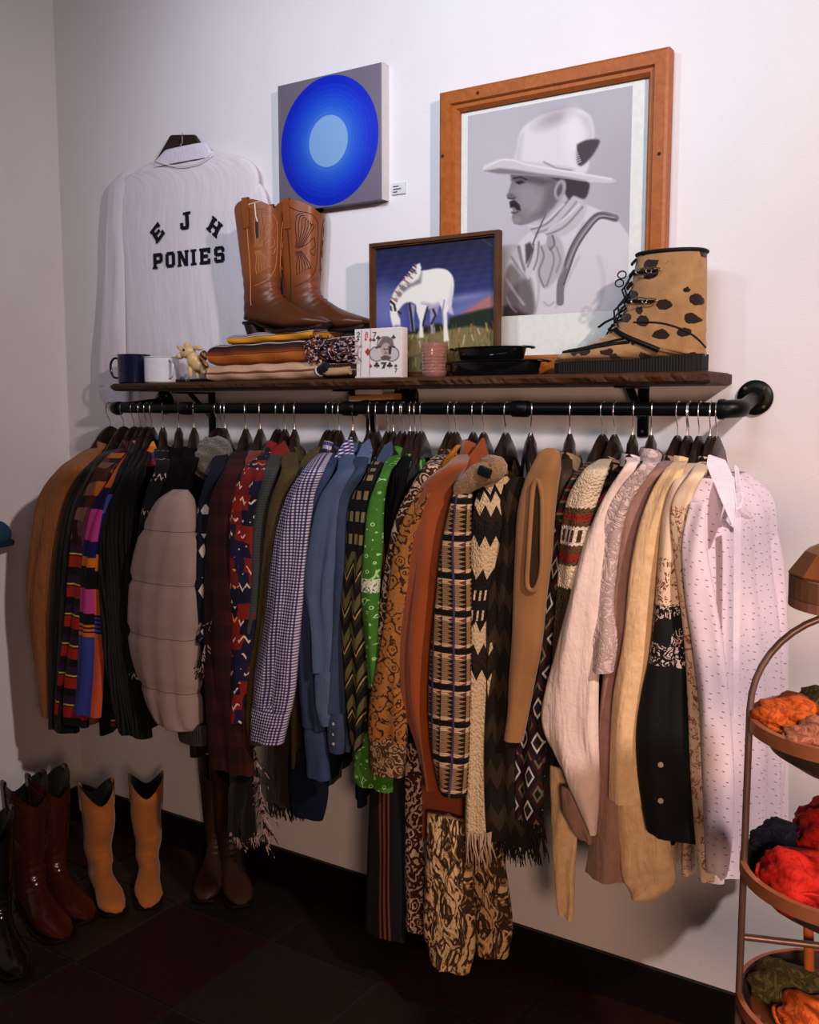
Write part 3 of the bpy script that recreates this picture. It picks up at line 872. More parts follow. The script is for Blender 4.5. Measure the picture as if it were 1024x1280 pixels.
G('blanket_jacket', 'red and navy jacket', 'red and navy southwestern jacket with white and yellow motifs', 'jacket', 347, m_southwest,
  [(320, 590, 13), (306, 630, 18), (304, 700, 18), (304, 760, 17), (302, 830, 15), (300, 900, 13)], 930, Y=-0.44, th=.03, col='shirt', colm=m_redcloth, ckw=dict(h=.045))
G('knit_sweater', 'grey-green sweater', 'slim grey-green sweater squeezed left of the brown tweed blazer', 'sweater', 356, m_teal,
  [(340, 590, 7), (326, 650, 8), (319, 740, 8), (312, 800, 9), (305, 865, 9)], 900, Y=-0.43)
g = G('tweed_blazer', 'brown tweed blazer', 'brown tweed blazer with narrow lapel beside the gingham shirt', 'blazer', 368, m_tweed,
  [(362, 590, 9), (348, 630, 9), (338, 700, 8), (330, 780, 8), (322, 850, 9), (318, 930, 9)], 960, Y=-0.44, col='coat')
G('suit_jacket', 'navy suit jacket', 'dark navy suit jacket with a pink card tag behind the gingham shirt', 'jacket', 410, m_suit,
  [(382, 595, 8), (366, 630, 9), (352, 700, 9), (342, 790, 8), (336, 860, 7)], 1005, Y=-0.43, col='coat')
g = bpy.data.objects[[o.name for o in bpy.data.objects if o.get('label', '').startswith('dark navy suit')][0]]
Q = at(403, 563, -0.24)
W(box('card_tag', Q, (0.003, 0.030, 0.035), m_tag, bev=0.0005), g)
g = G('gingham_shirt', 'gingham shirt', 'navy and white gingham check shirt with buttoned cuff', 'shirt', 418, m_gingham,
  [(392, 588, 11), (378, 618, 16), (368, 660, 19), (360, 720, 21), (352, 790, 22), (344, 850, 25), (341, 885, 22)], 945, Y=-0.46, th=.03, col='shirt', ckw=dict(h=.05, flap=.035), fold=.008,
  cuff=[(340, 880, 23), (337, 905, 20), (334, 926, 18)])
def button(root, u, v, Y, m=m_button, r=0.006):
    M = Matrix.Translation(at(u, v, Y)) @ Matrix.Rotation(R(90), 4, 'X') @ Matrix.Rotation(R(20), 4, 'Y')
    return W(lathe('button', [(0, -.001), (r, -.001), (r, .001), (r * .7, .0016), (0, .001)], m, M=M, n=14), root)
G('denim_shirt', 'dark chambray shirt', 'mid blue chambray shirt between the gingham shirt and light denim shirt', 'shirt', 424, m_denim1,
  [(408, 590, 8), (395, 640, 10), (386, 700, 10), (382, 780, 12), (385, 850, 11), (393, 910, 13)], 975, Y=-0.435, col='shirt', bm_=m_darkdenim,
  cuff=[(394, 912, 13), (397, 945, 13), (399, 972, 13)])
g = G('denim_shirt', 'light denim shirt', 'light blue denim shirt with faded collar, second right of the gingham shirt', 'shirt', 441, m_denim2,
  [(432, 590, 10), (415, 625, 14), (405, 680, 16), (399, 740, 17), (404, 795, 12), (405, 840, 10)], 940, Y=-0.455, col='shirt', ckw=dict(h=.05), fold=.007,
  cuff=[(405, 838, 10), (405, 875, 9), (406, 906, 6)])
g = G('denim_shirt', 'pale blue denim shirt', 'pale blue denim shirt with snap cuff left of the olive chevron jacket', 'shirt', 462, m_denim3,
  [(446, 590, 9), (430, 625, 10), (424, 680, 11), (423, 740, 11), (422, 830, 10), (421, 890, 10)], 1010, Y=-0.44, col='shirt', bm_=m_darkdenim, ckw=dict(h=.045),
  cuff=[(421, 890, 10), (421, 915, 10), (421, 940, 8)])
for v in (905, 918, 930): button(g, 417, v, -0.462, r=.004)
G('denim_jacket', 'dark twill overshirt', 'dark navy twill overshirt whose square hem hangs lowest under the denim shirts', 'jacket', 471, m_darkdenim,
  [(452, 600, 6), (438, 650, 6), (432, 720, 6), (431, 800, 6)], 985, Y=-0.42, wh=1.0)
G('chevron_jacket', 'olive chevron jacket', 'olive and black chevron woven jacket left of the green bandana shirt', 'jacket', 485, m_olive,
  [(464, 600, 9), (452, 630, 14), (447, 700, 14), (443, 770, 16), (446, 840, 13), (447, 900, 10), (446, 935, 7)], 955, Y=-0.45, col='shirt', colm=m_olive, fold=.008)
g = G('cropped_vest', 'black vest with red piping', 'black vest edged with thin dark red piping in front of the green shirt', 'vest', 492, m_blackwool,
  [(482, 600, 7), (478, 650, 7), (481, 740, 9), (478, 850, 9), (474, 930, 10)], 975, Y=-0.40, th=.02, backs=False)
pp = [at(u, v, -0.43) for u, v in ((461, 590), (467, 596), (473, 615), (477, 650), (480, 690), (479, 760))]
W(tube('piping', pp, 0.002, m_redcloth, n=6), g)
g = G('bandana_shirt', 'green bandana shirt', 'bright green bandana print shirt with white medallions', 'shirt', 504, m_bandana,
  [(482, 592, 5), (471, 630, 8), (467, 690, 10), (463, 740, 10), (465, 800, 8), (467, 860, 6)], 960, Y=-0.46, th=.022, col='shirt', ckw=dict(h=.04), fold=.004)
strip('shirt_tail', [(468, 915, 14), (467, 945, 24), (466, 983, 25)], -0.43, m_bandana, g, th=.02, seed=8)
G('knit_sweater', 'black crewneck sweater', 'black crewneck sweater with green collar showing behind, on the centre of the rail', 'sweater', 513, m_blackknit,
  [(500, 595, 9), (493, 640, 9), (490, 700, 9), (488, 800, 8)], 950, Y=-0.415, col='crew', ckw=dict(rx=.068))
G('bandana_shirt', 'second green bandana shirt', 'green bandana shirt showing only its collar and yoke below the centre hangers', 'shirt', 519, m_bandana,
  None, 930, tip=(502, 600), col='shirt', ckw=dict(rx=.085, rn=.03, h=.02, flap=.05))
g = G('trousers', 'black trousers', 'long black trousers with three thin red stripes hanging nearly to the floor', 'trousers', 527, m_blackpant,
  None, 800, tip=(505, 600), bm_=m_blackwool)
strip('trouser_leg', [(486, 880, 16), (485, 960, 20), (483, 1060, 22), (482, 1169, 24)], -0.37, m_blackpant, g, th=.02, seed=3, fold=.003)
g = G('paisley_robe', 'dark paisley robe', 'dark brown and white paisley robe reaching low, left of the ochre paisley shirt', 'robe', 562, m_paisA,
  [(538, 585, 9), (518, 622, 11), (500, 665, 10), (488, 730, 9), (478, 800, 8), (470, 850, 6), (467, 885, 5)], 950, Y=-0.445, col='shirt', backs=False)
strip('skirt', [(517, 930, 9), (518, 1000, 10), (519, 1080, 11), (520, 1162, 12)], -0.38, m_paisA, g, th=.018, seed=3, fold=.003)
G('paisley_shirt', 'ochre paisley shirt', 'ochre paisley shirt with wide folded brown cuff', 'shirt', 570, m_paisB,
  [(545, 600, 8), (524, 636, 11), (508, 680, 11), (500, 740, 11), (492, 800, 12), (486, 850, 16), (485, 885, 23), (485, 925, 23)], 950, Y=-0.46, th=.025, col='shirt',
  cuff=[(485, 920, 22), (485, 945, 21), (484, 967, 19)], cuffm=m_paisC, fold=.007)
g = G('suede_jacket', 'rust suede jacket', 'rust orange suede jacket with a pointed collar and mustard lining edge', 'jacket', 592, m_rust,
  [(570, 582, 12), (548, 606, 20), (537, 650, 22), (531, 710, 24), (526, 760, 22), (522, 816, 20), (524, 880, 17), (533, 930, 13), (541, 984, 9)], 1010, Y=-0.44, th=.035,
  col='shirt', ckw=dict(h=.06, flap=.06, spread=.02, rx=.07), fold=.008)
strip('jacket_hem', [(551, 930, 28), (553, 990, 32), (555, 1050, 33)], -0.36, m_rust, g, th=.025, seed=6, fold=.004)
strip('lining_edge', [(574, 556, 3), (560, 575, 4), (545, 597, 4)], -0.37, m_mustard, g, th=.004)
g = G('tapestry_coat', 'tapestry coat with tan fur collar', 'woven tapestry coat with bands of black triangles and a tan fur collar', 'coat', 605, m_ethnic,
  [(578, 622, 11), (571, 680, 16), (568, 740, 20), (564, 816, 24), (562, 880, 25), (563, 940, 22), (567, 992, 15)], 900, Y=-0.475, th=.03, backs=False, bm_=m_blackwool, tip=(582, 612), fold=.003)
def furblob(name, pts, rads, Y, m, root, seed=1):
    P_ = [at(u, v, Y) for u, v in pts]
    bm = bmesh.new(); tube_pts(bm, [tuple(x) for x in catmull([tuple(p) for p in P_], 26)], [r for (r,) in catmull([(r,) for r in rads], 26)], 20)
    rr = random.Random(seed)
    for v in bm.verts: v.co += Vector((rr.uniform(-1, 1), rr.uniform(-1, 1), rr.uniform(-1, 1))) * 0.0018
    return W(obj_bm(name, bm, m, smooth=True), root)
furblob('fur_collar', [(574, 625), (576, 612), (590, 600), (604, 592), (618, 588), (622, 582), (612, 577), (602, 578)], [.008, .020, .026, .028, .027, .022, .016, .008], -0.47, m_tanfur, g)
W(box('buckle', at(606, 590, -0.503), (0.034, 0.012, 0.024), m_buckle, bev=0.004, rot=Matrix.Rotation(R(18), 3, 'Y')), g)
g = G('knitted_poncho', 'cream and brown knitted poncho', 'knitted poncho with cream and dark brown zigzag bands and a fringe', 'poncho', 632, m_ponchodark,
  None, 1040, tip=(612, 606), wh=1.0, th1=.03, fold=.01)
strip('front_panel', [(624, 596, 10), (621, 618, 24), (618, 650, 29), (616, 700, 29), (610, 760, 25), (605, 830, 21), (602, 900, 19), (601, 960, 18), (599, 1044, 17)], -0.455, m_poncho, g, th=.03, YR=-0.40, seed=2, fold=.007)
strip('side_panel', [(650, 596, 5), (646, 604, 11), (643, 640, 19), (642, 680, 22), (638, 760, 27), (636, 850, 27), (634, 950, 27), (636, 1050, 28)], -0.43, m_ponchodark, g, th=.025, seed=5, fold=.009)
fringe(g, [(584, 1040), (600, 1044), (614, 1040)], 0.085, 22, m_tasselcream, Y=-0.47, seed=6, r=.0022)
fringe(g, [(628, 1040), (650, 1046), (680, 1040)], 0.075, 70, m_tasseldark, Y=-0.42, seed=7, r=.002)
g = G('swirl_trousers', 'swirl jacquard trousers', 'wide tan trousers in swirling jacquard, lowest hanging garment on the rail', 'trousers', 633, m_swirl,
  None, 850, tip=(606, 620))
strip('trouser_leg', [(560, 1020, 25), (562, 1060, 27), (563, 1120, 30), (563, 1170, 31), (563, 1207, 24)], -0.42, m_swirl, g, th=.03, seed=4, fold=.006)
strip('trouser_leg', [(604, 1040, 20), (610, 1090, 22), (616, 1150, 24), (616, 1191, 18)], -0.36, m_swirl, g, th=.03, seed=9, fold=.006)
# suede gilet with a long armhole
g = G('suede_gilet', 'tan suede gilet', 'tan suede gilet with long open armhole', 'gilet', 664, m_suede,
  None, 925, tip=(672, 598), th1=.02)
strip('shell', [(688, 560, 5), (687, 566, 12), (683, 584, 17), (677, 604, 20), (671, 640, 22), (668, 690, 22), (664, 735, 20), (660, 800, 18), (653, 850, 15), (648, 890, 12), (642, 925, 11)], -0.465, m_suede, g, th=.028, fold=.003, seed=31)
ring = catmull([(673, 600), (678, 622), (678, 670), (677, 712), (671, 734), (664, 738), (659, 728), (661, 690), (664, 640), (667, 608), (673, 600)], 40)
leaf('armhole_shade', [(u, v, -.497) for u, v in ring[:-1]][::2], 0, m_brownleather, g, .004)  # dark patch on the closed shell stands in for shade inside the armhole
W(tube('armhole_edge', [at(u, v, -.497) for u, v in ring], .006, m_suede, n=10), g)
g = G('leather_jacket', 'brown leather jacket', 'dark brown leather jacket between the suede gilet and banded sweater', 'jacket', 713, m_brownleather,
  [(706, 592, 9), (697, 640, 12), (693, 700, 10), (684, 780, 9), (676, 860, 10), (672, 920, 10)], 1030, Y=-0.415, col='shirt', colm=m_tancollar)
g = G('blanket_coat', 'geometric blanket coat', 'geometric blanket coat with white-outlined diamonds low on its sleeve', 'coat', 754, m_ledge,
  [(722, 600, 8), (707, 640, 10), (698, 700, 11), (688, 760, 11), (678, 820, 11), (670, 880, 14), (664, 950, 18), (662, 1025, 16)], 1040, Y=-0.445, col='crew', colm=m_redcloth)
fringe(g, [(650, 1018), (664, 1028), (680, 1022)], 0.06, 40, m_tasseldark, Y=-0.44, seed=9, r=.002)
G('banded_sweater', 'cream banded sweater', 'chunky cream sweater with red and olive bands on its sleeve', 'sweater', 769, m_cowichan,
  [(745, 588, 14), (730, 620, 18), (720, 660, 17), (715, 700, 15), (710, 740, 13), (703, 790, 11), (699, 840, 9)], 960, Y=-0.47, th=.035, col='crew', colm=m_tancollar, ckw=dict(h=.03, rx=.072))
g = G('linen_shirt', 'wide-sleeved white shirt', 'white linen shirt with very wide pointed sleeve and mauve cuff', 'shirt', 792, m_white1,
  [(790, 580, 7), (772, 612, 10), (756, 650, 13), (742, 700, 18), (732, 760, 22), (722, 820, 27), (713, 900, 35), (722, 950, 27), (734, 1000, 14), (742, 1042, 4)], 1060, Y=-0.475, th=.03, col='shirt', fold=.008)
strip('cuff', [(716, 985, 14), (722, 1020, 16), (733, 1052, 8)], -0.455, m_mauve, g, th=.02)
strip('shirt_tail', [(705, 960, 18), (706, 1030, 16), (706, 1090, 13), (708, 1146, 10)], -0.40, m_yellow, g, th=.015)
g = G('lace_blouse', 'embroidered voile blouse', 'embroidered white voile blouse with short flared sleeve', 'blouse', 815, m_lace,
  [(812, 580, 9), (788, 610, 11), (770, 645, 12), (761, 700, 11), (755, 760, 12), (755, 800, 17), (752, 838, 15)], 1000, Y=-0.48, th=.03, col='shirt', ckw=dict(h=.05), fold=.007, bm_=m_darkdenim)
G('cotton_tunic', 'mauve tunic', 'plain dusty mauve tunic left of the pale yellow coat', 'tunic', 848, m_mauve,
  [(820, 590, 10), (800, 625, 15), (788, 680, 17), (778, 760, 16), (769, 850, 15), (762, 930, 15), (762, 1010, 18), (758, 1095, 26)], 1130, Y=-0.445, th=.03, col='shirt', backs=False)
g = G('yellow_coat', 'pale yellow coat', 'pale yellow long coat with rolled collar', 'coat', 860, m_yellow,
  [(842, 590, 12), (828, 618, 14), (816, 660, 16), (806, 720, 17), (799, 800, 18), (788, 870, 20), (784, 940, 20), (784, 1000, 22)], 1115, Y=-0.475, th=.035, col='coat', ckw=dict(h=.035, fat=.008), fold=.006)
strip('coat_hem', [(798, 985, 30), (805, 1050, 34), (810, 1095, 33), (803, 1122, 14)], -0.45, m_yellow, g, th=.025, seed=3)
g = G('floral_shirt', 'dark floral shirt', 'shirt with cream floral shoulders fading to a plain black buttoned sleeve', 'shirt', 875, m_floral,
  [(852, 600, 9), (840, 640, 11), (838, 700, 14), (838, 760, 18), (838, 820, 24), (832, 870, 29), (830, 920, 34), (834, 980, 35), (842, 1045, 32)], 1060, Y=-0.49, th=.03, fold=.005, backs=False)
for v in (956, 1001): button(g, 826, v, -0.524)
g = G('silk_blouse', 'cream motif blouse', 'cream silk blouse with small rust motifs, second garment from the right', 'blouse', 889, m_creamsilk,
  [(872, 592, 9), (856, 618, 12), (850, 650, 12), (855, 700, 12), (864, 760, 13), (871, 820, 14), (876, 880, 16), (878, 960, 15), (882, 1040, 13), (884, 1100, 9)], 1100, Y=-0.505, th=.025, fold=.006, col='shirt')
# the last shirt is turned to face the room
hx = at(897, 511, RY).x
g = thing('printed_shirt', 'white shirt printed with tiny dashes, rightmost garment on the rail', 'shirt', (hx, RY, RZ - .1))
strip('body', [(903, 594, 26), (905, 606, 38), (909, 630, 48), (912, 660, 52), (917, 720, 53), (922, 800, 52), (926, 900, 50), (928, 1000, 47), (928, 1075, 44)], -0.46, m_lastshirt, g, th=.045, YR=-0.16, seed=12, fold=.009, ns=60)
strip('sleeve', [(873, 628, 10), (868, 680, 15), (875, 740, 18), (884, 800, 19), (893, 880, 19), (897, 960, 20), (898, 1040, 18), (897, 1085, 14)], -0.525, m_lastshirt, g, th=.03, seed=13, fold=.007)
strip('sleeve', [(950, 625, 8), (962, 680, 14), (967, 740, 16), (969, 820, 17), (967, 900, 18), (964, 960, 18), (962, 1000, 16)], -0.20, m_lastshirt, g, th=.03, seed=14, fold=.007)
# collar wings and stand, open placket
m_lastplain = fabric('white_collar_cotton', (228, 214, 230))
leaf('collar', [(884, 568, -.36), (882, 582, -.40), (896, 612, -.46), (915, 660, -.50), (919, 634, -.47), (915, 600, -.40), (905, 575, -.35)], 0, m_lastplain, g, .01)
leaf('collar', [(917, 580, -.28), (922, 586, -.29), (928, 622, -.42), (926, 636, -.46), (918, 640, -.47), (920, 610, -.38)], 0, m_lastplain, g, .008)
leaf('collar', [(918, 634, -.47), (926, 630, -.45), (941, 648, -.40), (930, 650, -.42)], 0, m_lastplain, g, .01)
leaf('placket', [(917, 650, -.475), (926, 646, -.465), (925, 760, -.465), (922, 900, -.46), (916, 900, -.47)], 0, m_lastplain, g, .004)
strip('cuff', [(897, 1070, 15), (896, 1092, 13)], -0.52, m_lastshirt, g, th=.03, n=4)
hanger(hx, at(868, 620, -0.40), 'dark wooden hanger holding the rightmost white shirt')
# empty hangers tucked between
for u, tp, lb in ((183, (150, 600), 'empty dark hanger behind the patchwork blouse collar'), (278, (252, 592), 'empty dark hanger hooked just left of the navy diamond cardigan'),
                  (502, (478, 600), 'empty dark hanger between the black vest and green shirt'), (754 + 108, (838, 605), 'empty dark hanger beside the pale yellow coat')):
    hanger(at(u, 511, RY).x, at(tp[0], tp[1], -0.38), lb)
HANG0[0]['label'] = 'dark wooden hanger holding the camel wool coat'

# big pointed collars that stand out of the row
def named(prefix):
    return [o for o in bpy.data.objects if o.get('label', '').startswith(prefix)][0]
leaf('collar_point', [(570, 594, -0.39), (588, 568, -0.33), (602, 546, -0.29), (608, 568, -0.31), (602, 594, -0.36), (586, 614, -0.41), (572, 614, -0.42)], 0, m_rust, named('rust orange suede'), .012)
leaf('collar_point', [(416, 574, -0.33), (428, 554, -0.29), (438, 546, -0.27), (442, 562, -0.29), (436, 582, -0.34), (424, 594, -0.38)], 0, m_gingham, named('navy and white gingham'), .008)
leaf('collar_point', [(442, 576, -0.34), (452, 556, -0.29), (460, 548, -0.27), (464, 562, -0.3), (460, 584, -0.35), (448, 596, -0.38)], 0, m_denim2, named('light blue denim'), .008)
leaf('collar_point', [(470, 574, -0.33), (480, 556, -0.29), (488, 551, -0.27), (490, 564, -0.3), (484, 584, -0.35), (474, 590, -0.37)], 0, m_denim3, named('pale blue denim'), .008)
leaf('collar_point', [(172, 580, -0.33), (184, 562, -0.29), (190, 551, -0.27), (197, 568, -0.3), (194, 582, -0.32), (180, 584, -0.34)], 0, m_patchcollar, named('colourful patchwork'), .008)
leaf('collar_point', [(332, 574, -0.34), (344, 558, -0.3), (354, 551, -0.27), (364, 572, -0.31), (358, 590, -0.35), (340, 594, -0.37)], 0, m_redcloth, named('red and navy southwestern'), .008)
leaf('collar_point', [(372, 582, -0.35), (386, 562, -0.3), (398, 558, -0.29), (394, 576, -0.33), (382, 594, -0.37), (368, 606, -0.4)], 0, m_tweed, named('brown tweed blazer'), .010)
leaf('collar_point', [(826, 600, -0.4), (838, 586, -0.35), (852, 580, -0.33), (862, 590, -0.36), (850, 606, -0.42), (832, 618, -0.44)], 0, m_yellow, named('pale yellow long'), .014)
# low layers seen below the cuffs
g = named('dark navy twill')
strip('lower_hem', [(386, 940, 24), (386, 990, 23), (384, 1020, 19)], -0.36, m_darkdenim, g, th=.02, seed=4, fold=.004)
q = at(366, 700, -0.35)
g = thing('fringed_scarf', 'dark olive scarf end with black fringe hanging below the gingham cuff', 'scarf', (q.x, -.33, RZ - .02))
m_oliv = fabric('dark_olive_wool', (40, 34, 22))
strip('scarf_cloth', [(384, 640, 12), (380, 700, 14), (374, 760, 18), (366, 900, 26), (364, 1008, 30)], -0.335, m_oliv, g, th=.015, seed=4, fold=.006)
fringe(g, [(336, 1002), (364, 1008), (394, 1002)], 0.05, 60, m_tasseldark, Y=-0.34, seed=14, r=.002)
# ------------------------------------------------------------------ painted flat art (colour per corner of a fine grid)
class Art:
    def __init__(s, px, py, base):
        s.x, s.y = px, py
        s.c = np.empty(px.shape + (3,)); s.c[:] = base
    def mixin(s, a, col):
        col = np.array(col, float)
        s.c = s.c * (1 - a[..., None]) + col * a[..., None]
    def sd(s, P_):
        x, y = s.x, s.y
        d = np.full(x.shape, 1e9); ins = np.zeros(x.shape, bool); n = len(P_)
        for i in range(n):
            x0, y0 = P_[i]; x1, y1 = P_[(i + 1) % n]
            ex, ey = x1 - x0, y1 - y0; L2 = ex * ex + ey * ey + 1e-9
            t = np.clip(((x - x0) * ex + (y - y0) * ey) / L2, 0, 1)
            d = np.minimum(d, np.hypot(x - x0 - ex * t, y - y0 - ey * t))
            c = ((y0 > y) != (y1 > y)) & (x < ex * (y - y0) / (ey if ey else 1e-9) + x0)
            ins ^= c
        return np.where(ins, -d, d)
    def poly(s, P_, col, soft=1.0, a=1.0, smooth=0):
        if smooth: P_ = [q for q in catmull(list(P_) + [P_[0]], smooth)]
        s.mixin(np.clip(0.5 - s.sd(P_) / soft, 0, 1) * a, col)
    def ell(s, cx, cy, rx, ry, col, rot=0, soft=1.0, a=1.0):
        c_, s_ = math.cos(R(rot)), math.sin(R(rot)); dx, dy = s.x - cx, s.y - cy
        q = np.hypot((dx * c_ + dy * s_) / rx, (-dx * s_ + dy * c_) / ry)
        s.mixin(np.clip(0.5 - (q - 1) * min(rx, ry) / soft, 0, 1) * a, col)
    def line(s, P_, w, col, a=1.0, soft=1.0, smooth=0):
        if smooth: P_ = catmull(P_, smooth)
        d = np.full(s.x.shape, 1e9)
        for (x0, y0), (x1, y1) in zip(P_, P_[1:]):
            ex, ey = x1 - x0, y1 - y0; L2 = ex * ex + ey * ey + 1e-9
            t = np.clip(((s.x - x0) * ex + (s.y - y0) * ey) / L2, 0, 1)
            d = np.minimum(d, np.hypot(s.x - x0 - ex * t, s.y - y0 - ey * t))
        s.mixin(np.clip(0.5 - (d - w / 2) / soft, 0, 1) * a, col)
def vcol_mat(name, rough=0.6, spec=0.3):
    if name in MATS: return MATS[name]
    m = bpy.data.materials.new(name); m.use_nodes = True; c = Ctx(m)
    n = c.N.new('ShaderNodeVertexColor'); n.layer_name = 'paint'
    c.L.new(n.outputs[0], c.bsdf.inputs['Base Color']); c.bsdf.inputs['Roughness'].default_value = rough
    c.bsdf.inputs['Specular IOR Level'].default_value = spec
    MATS[name] = m; return m
def painting(name, O, ex, ey, nx, ny, paint, m, root, tx=None):
    """grid from corner O (top left) along ex, ey; paint(Art) works in sighted pixel units or tx(px,py)"""
    s, t = np.meshgrid(np.linspace(0, 1, nx + 1), np.linspace(0, 1, ny + 1))
    Pw = np.array(O) + s[..., None] * np.array(ex) + t[..., None] * np.array(ey)
    px, py = proj(Pw)
    A = Art(px, py, (0.5, 0.5, 0.5)); paint(A)
    idx = np.arange((nx + 1) * (ny + 1)).reshape(ny + 1, nx + 1)
    f = np.stack([idx[:-1, :-1], idx[1:, :-1], idx[1:, 1:], idx[:-1, 1:]], -1).reshape(-1, 4)
    me = bpy.data.meshes.new(name)
    me.vertices.add(Pw.size // 3); me.vertices.foreach_set('co', Pw.reshape(-1, 3).astype(np.float32).ravel())
    me.loops.add(f.size); me.loops.foreach_set('vertex_index', f.ravel().astype(np.int32))
    me.polygons.add(len(f)); me.polygons.foreach_set('loop_start', np.arange(0, f.size, 4, dtype=np.int32)); me.polygons.foreach_set('loop_total', np.full(len(f), 4, dtype=np.int32))
    me.update(calc_edges=True)
    ca = me.color_attributes.new('paint', 'FLOAT_COLOR', 'POINT')
    c = np.clip(A.c.reshape(-1, 3) / 255.0, 0, 1); c = np.where(c <= 0.04045, c / 12.92, ((c + 0.055) / 1.055) ** 2.4)
    ca.data.foreach_set('color', np.concatenate([c, np.ones((len(c), 1))], 1).astype(np.float32).ravel())
    me.materials.append(m)
    o = bpy.data.objects.new(name, me); COL.objects.link(o)
    return W(o, root)

# --- blue ring canvas
O = at(347, 107, -0.035); E = at(477, 78, -0.035); zb = at(350, 267, -0.035).z
X0, X1, ZT = O.x, E.x, (O.z + E.z) / 2
cw, chh = X1 - X0, ZT - zb
ART = thing('ring_painting', 'square canvas of concentric blue rings on mauve-grey ground', 'painting', ((X0 + X1) / 2, 0, zb))
def f_rings(c):
    x = (c.o[0]) / (cw / 2 * 0.97); z = (c.o[2] ) / (cw / 2 * 0.99)
    r = c.m('SQRT', x * x + z * z)
    cols = [(122, 160, 212)] * 1
    st = [(0.0, (124, 164, 212)), (0.385, (52, 104, 206)), (0.45, (40, 92, 204)), (0.51, (32, 82, 200)), (0.57, (24, 74, 200)), (0.635, (18, 64, 198)), (0.70, (12, 54, 196)), (0.77, (8, 44, 190)), (0.85, (4, 34, 182)), (0.97, (110, 100, 116))]
    return c.ramp(r, st)
m_rings = mat('ring_paint', f_rings, 0.55, spec=0.25)
cv = box('canvas', (0, 0, 0), (cw, 0.034, chh), m_rings, bev=0.002)
cv.location = ((X0 + X1) / 2, -0.018, (ZT + zb) / 2); W(cv, ART)
m_edge = mat('raw_canvas_edge', (206, 200, 198), 0.8)
W(box('canvas_edge', (X1 + 0.001, -0.018, (ZT + zb) / 2), (0.002, 0.0335, chh), m_edge, bev=0), ART)

# --- wall placard
A0, A1 = at(491, 230, 0), at(508, 242, 0)
PL = thing('wall_placard', 'small white title card on the wall right of the ring painting', 'card', (A0.x, 0, A1.z))
W(box('card', ((A0.x + A1.x) / 2, -0.003, (A0.z + A1.z) / 2), (A1.x - A0.x, 0.005, A0.z - A1.z), mat('white_card', (206, 204, 212), 0.7), bev=0.0006), PL)
for k, l in enumerate((0.5, 0.72, 0.36)):
    w_ = (A1.x - A0.x) * l * 0.8
    W(box('print_line', (A0.x + 0.006 + w_ / 2, -0.0062, A0.z - 0.010 - 0.008 * k), (w_, 0.0006, 0.0028), mat('print_ink', (60, 56, 62), 0.8), bev=0), PL)

# --- big pine frame with the cowboy print
m_pine = mat('orange_pine', lambda c: c.mix(c.noise(14, 5, c.vec(c.o[0] * 3, c.o[1] * 3, c.o[2] * 3), dist=1.2), (126, 62, 20), (186, 100, 36)), 0.45,
             bump=lambda c: c.noise(60, 3), bstr=0.2)
FY = -0.045
fx0, fx1 = at(549, 200, FY).x, at(833, 200, FY).x
fzt = (at(549, 116, FY).z + at(836, 58, FY).z) / 2; fzb = shelf_top(fx0 + 0.3) + 0.002
FR = thing('framed_print', 'large pine-framed portrait print of a moustached man in a tall hat', 'picture', ((fx0 + fx1) / 2, -0.03, fzb))
fw = 0.057
def frame4(root, x0, x1, z0, z1, w, y, d, m, lip=True):
    for nm, a, b in (('top', (x0, z1), (x1, z1)), ('bottom', (x1, z0), (x0, z0)), ('left', (x0, z0), (x0, z1)), ('right', (x1, z1), (x1, z0))):
        bm = bmesh.new()
        dx, dz = (b[0] - a[0]), (b[1] - a[1]); L = math.hypot(dx, dz); dx /= L; dz /= L
        inx, inz = dz, -dx     # inward
        prof = [(0, 0), (0, -d), (w * .12, -d * 1.12), (w * .62, -d * 1.12), (w * .70, -d * .85), (w * .86, -d * .85), (w, -d * .55), (w, 0)]
        r = []
        for (px_, pz_, sg) in ((a[0], a[1], 1), (b[0], b[1], -1)):
            r.append([bm.verts.new((px_ + inx * q + sg * dx * q, y + yy, pz_ + inz * q + sg * dz * q)) for q, yy in prof])
        n = len(prof)
        for k in range(n): bm.faces.new((r[0][k], r[0][(k + 1) % n], r[1][(k + 1) % n], r[1][k]))
        bm.faces.new(r[0]); bm.faces.new(r[1][::-1])
        W(obj_bm('frame_rail', bm, m), root)
frame4(FR, fx0, fx1, fzb, fzt, fw, -0.008, 0.034, m_pine)
m_mat = mat('white_mat_board', (212, 212, 208), 0.7)
W(box('mat_board', ((fx0 + fx1) / 2, -0.014, (fzb + fzt) / 2), (fx1 - fx0 - fw * 1.6, 0.006, fzt - fzb - fw * 1.6), m_mat, bev=0), FR)
for (ku, kv) in ((553, 195), (597, 116), (824, 192)):
    q = at(ku, kv, -0.047)
    W(lathe('knot', [(0, -0.001), (0.005, -0.001), (0.004, 0.0008), (0, 0.001)], mat('pine_knot', (50, 22, 8), 0.6), n=12, M=Matrix.Translation(q) @ Matrix.Rotation(R(90), 4, 'X')), FR)
def C3(pts): return [(530 + x / 3.2, 40 + y / 3.2) for x, y in pts]
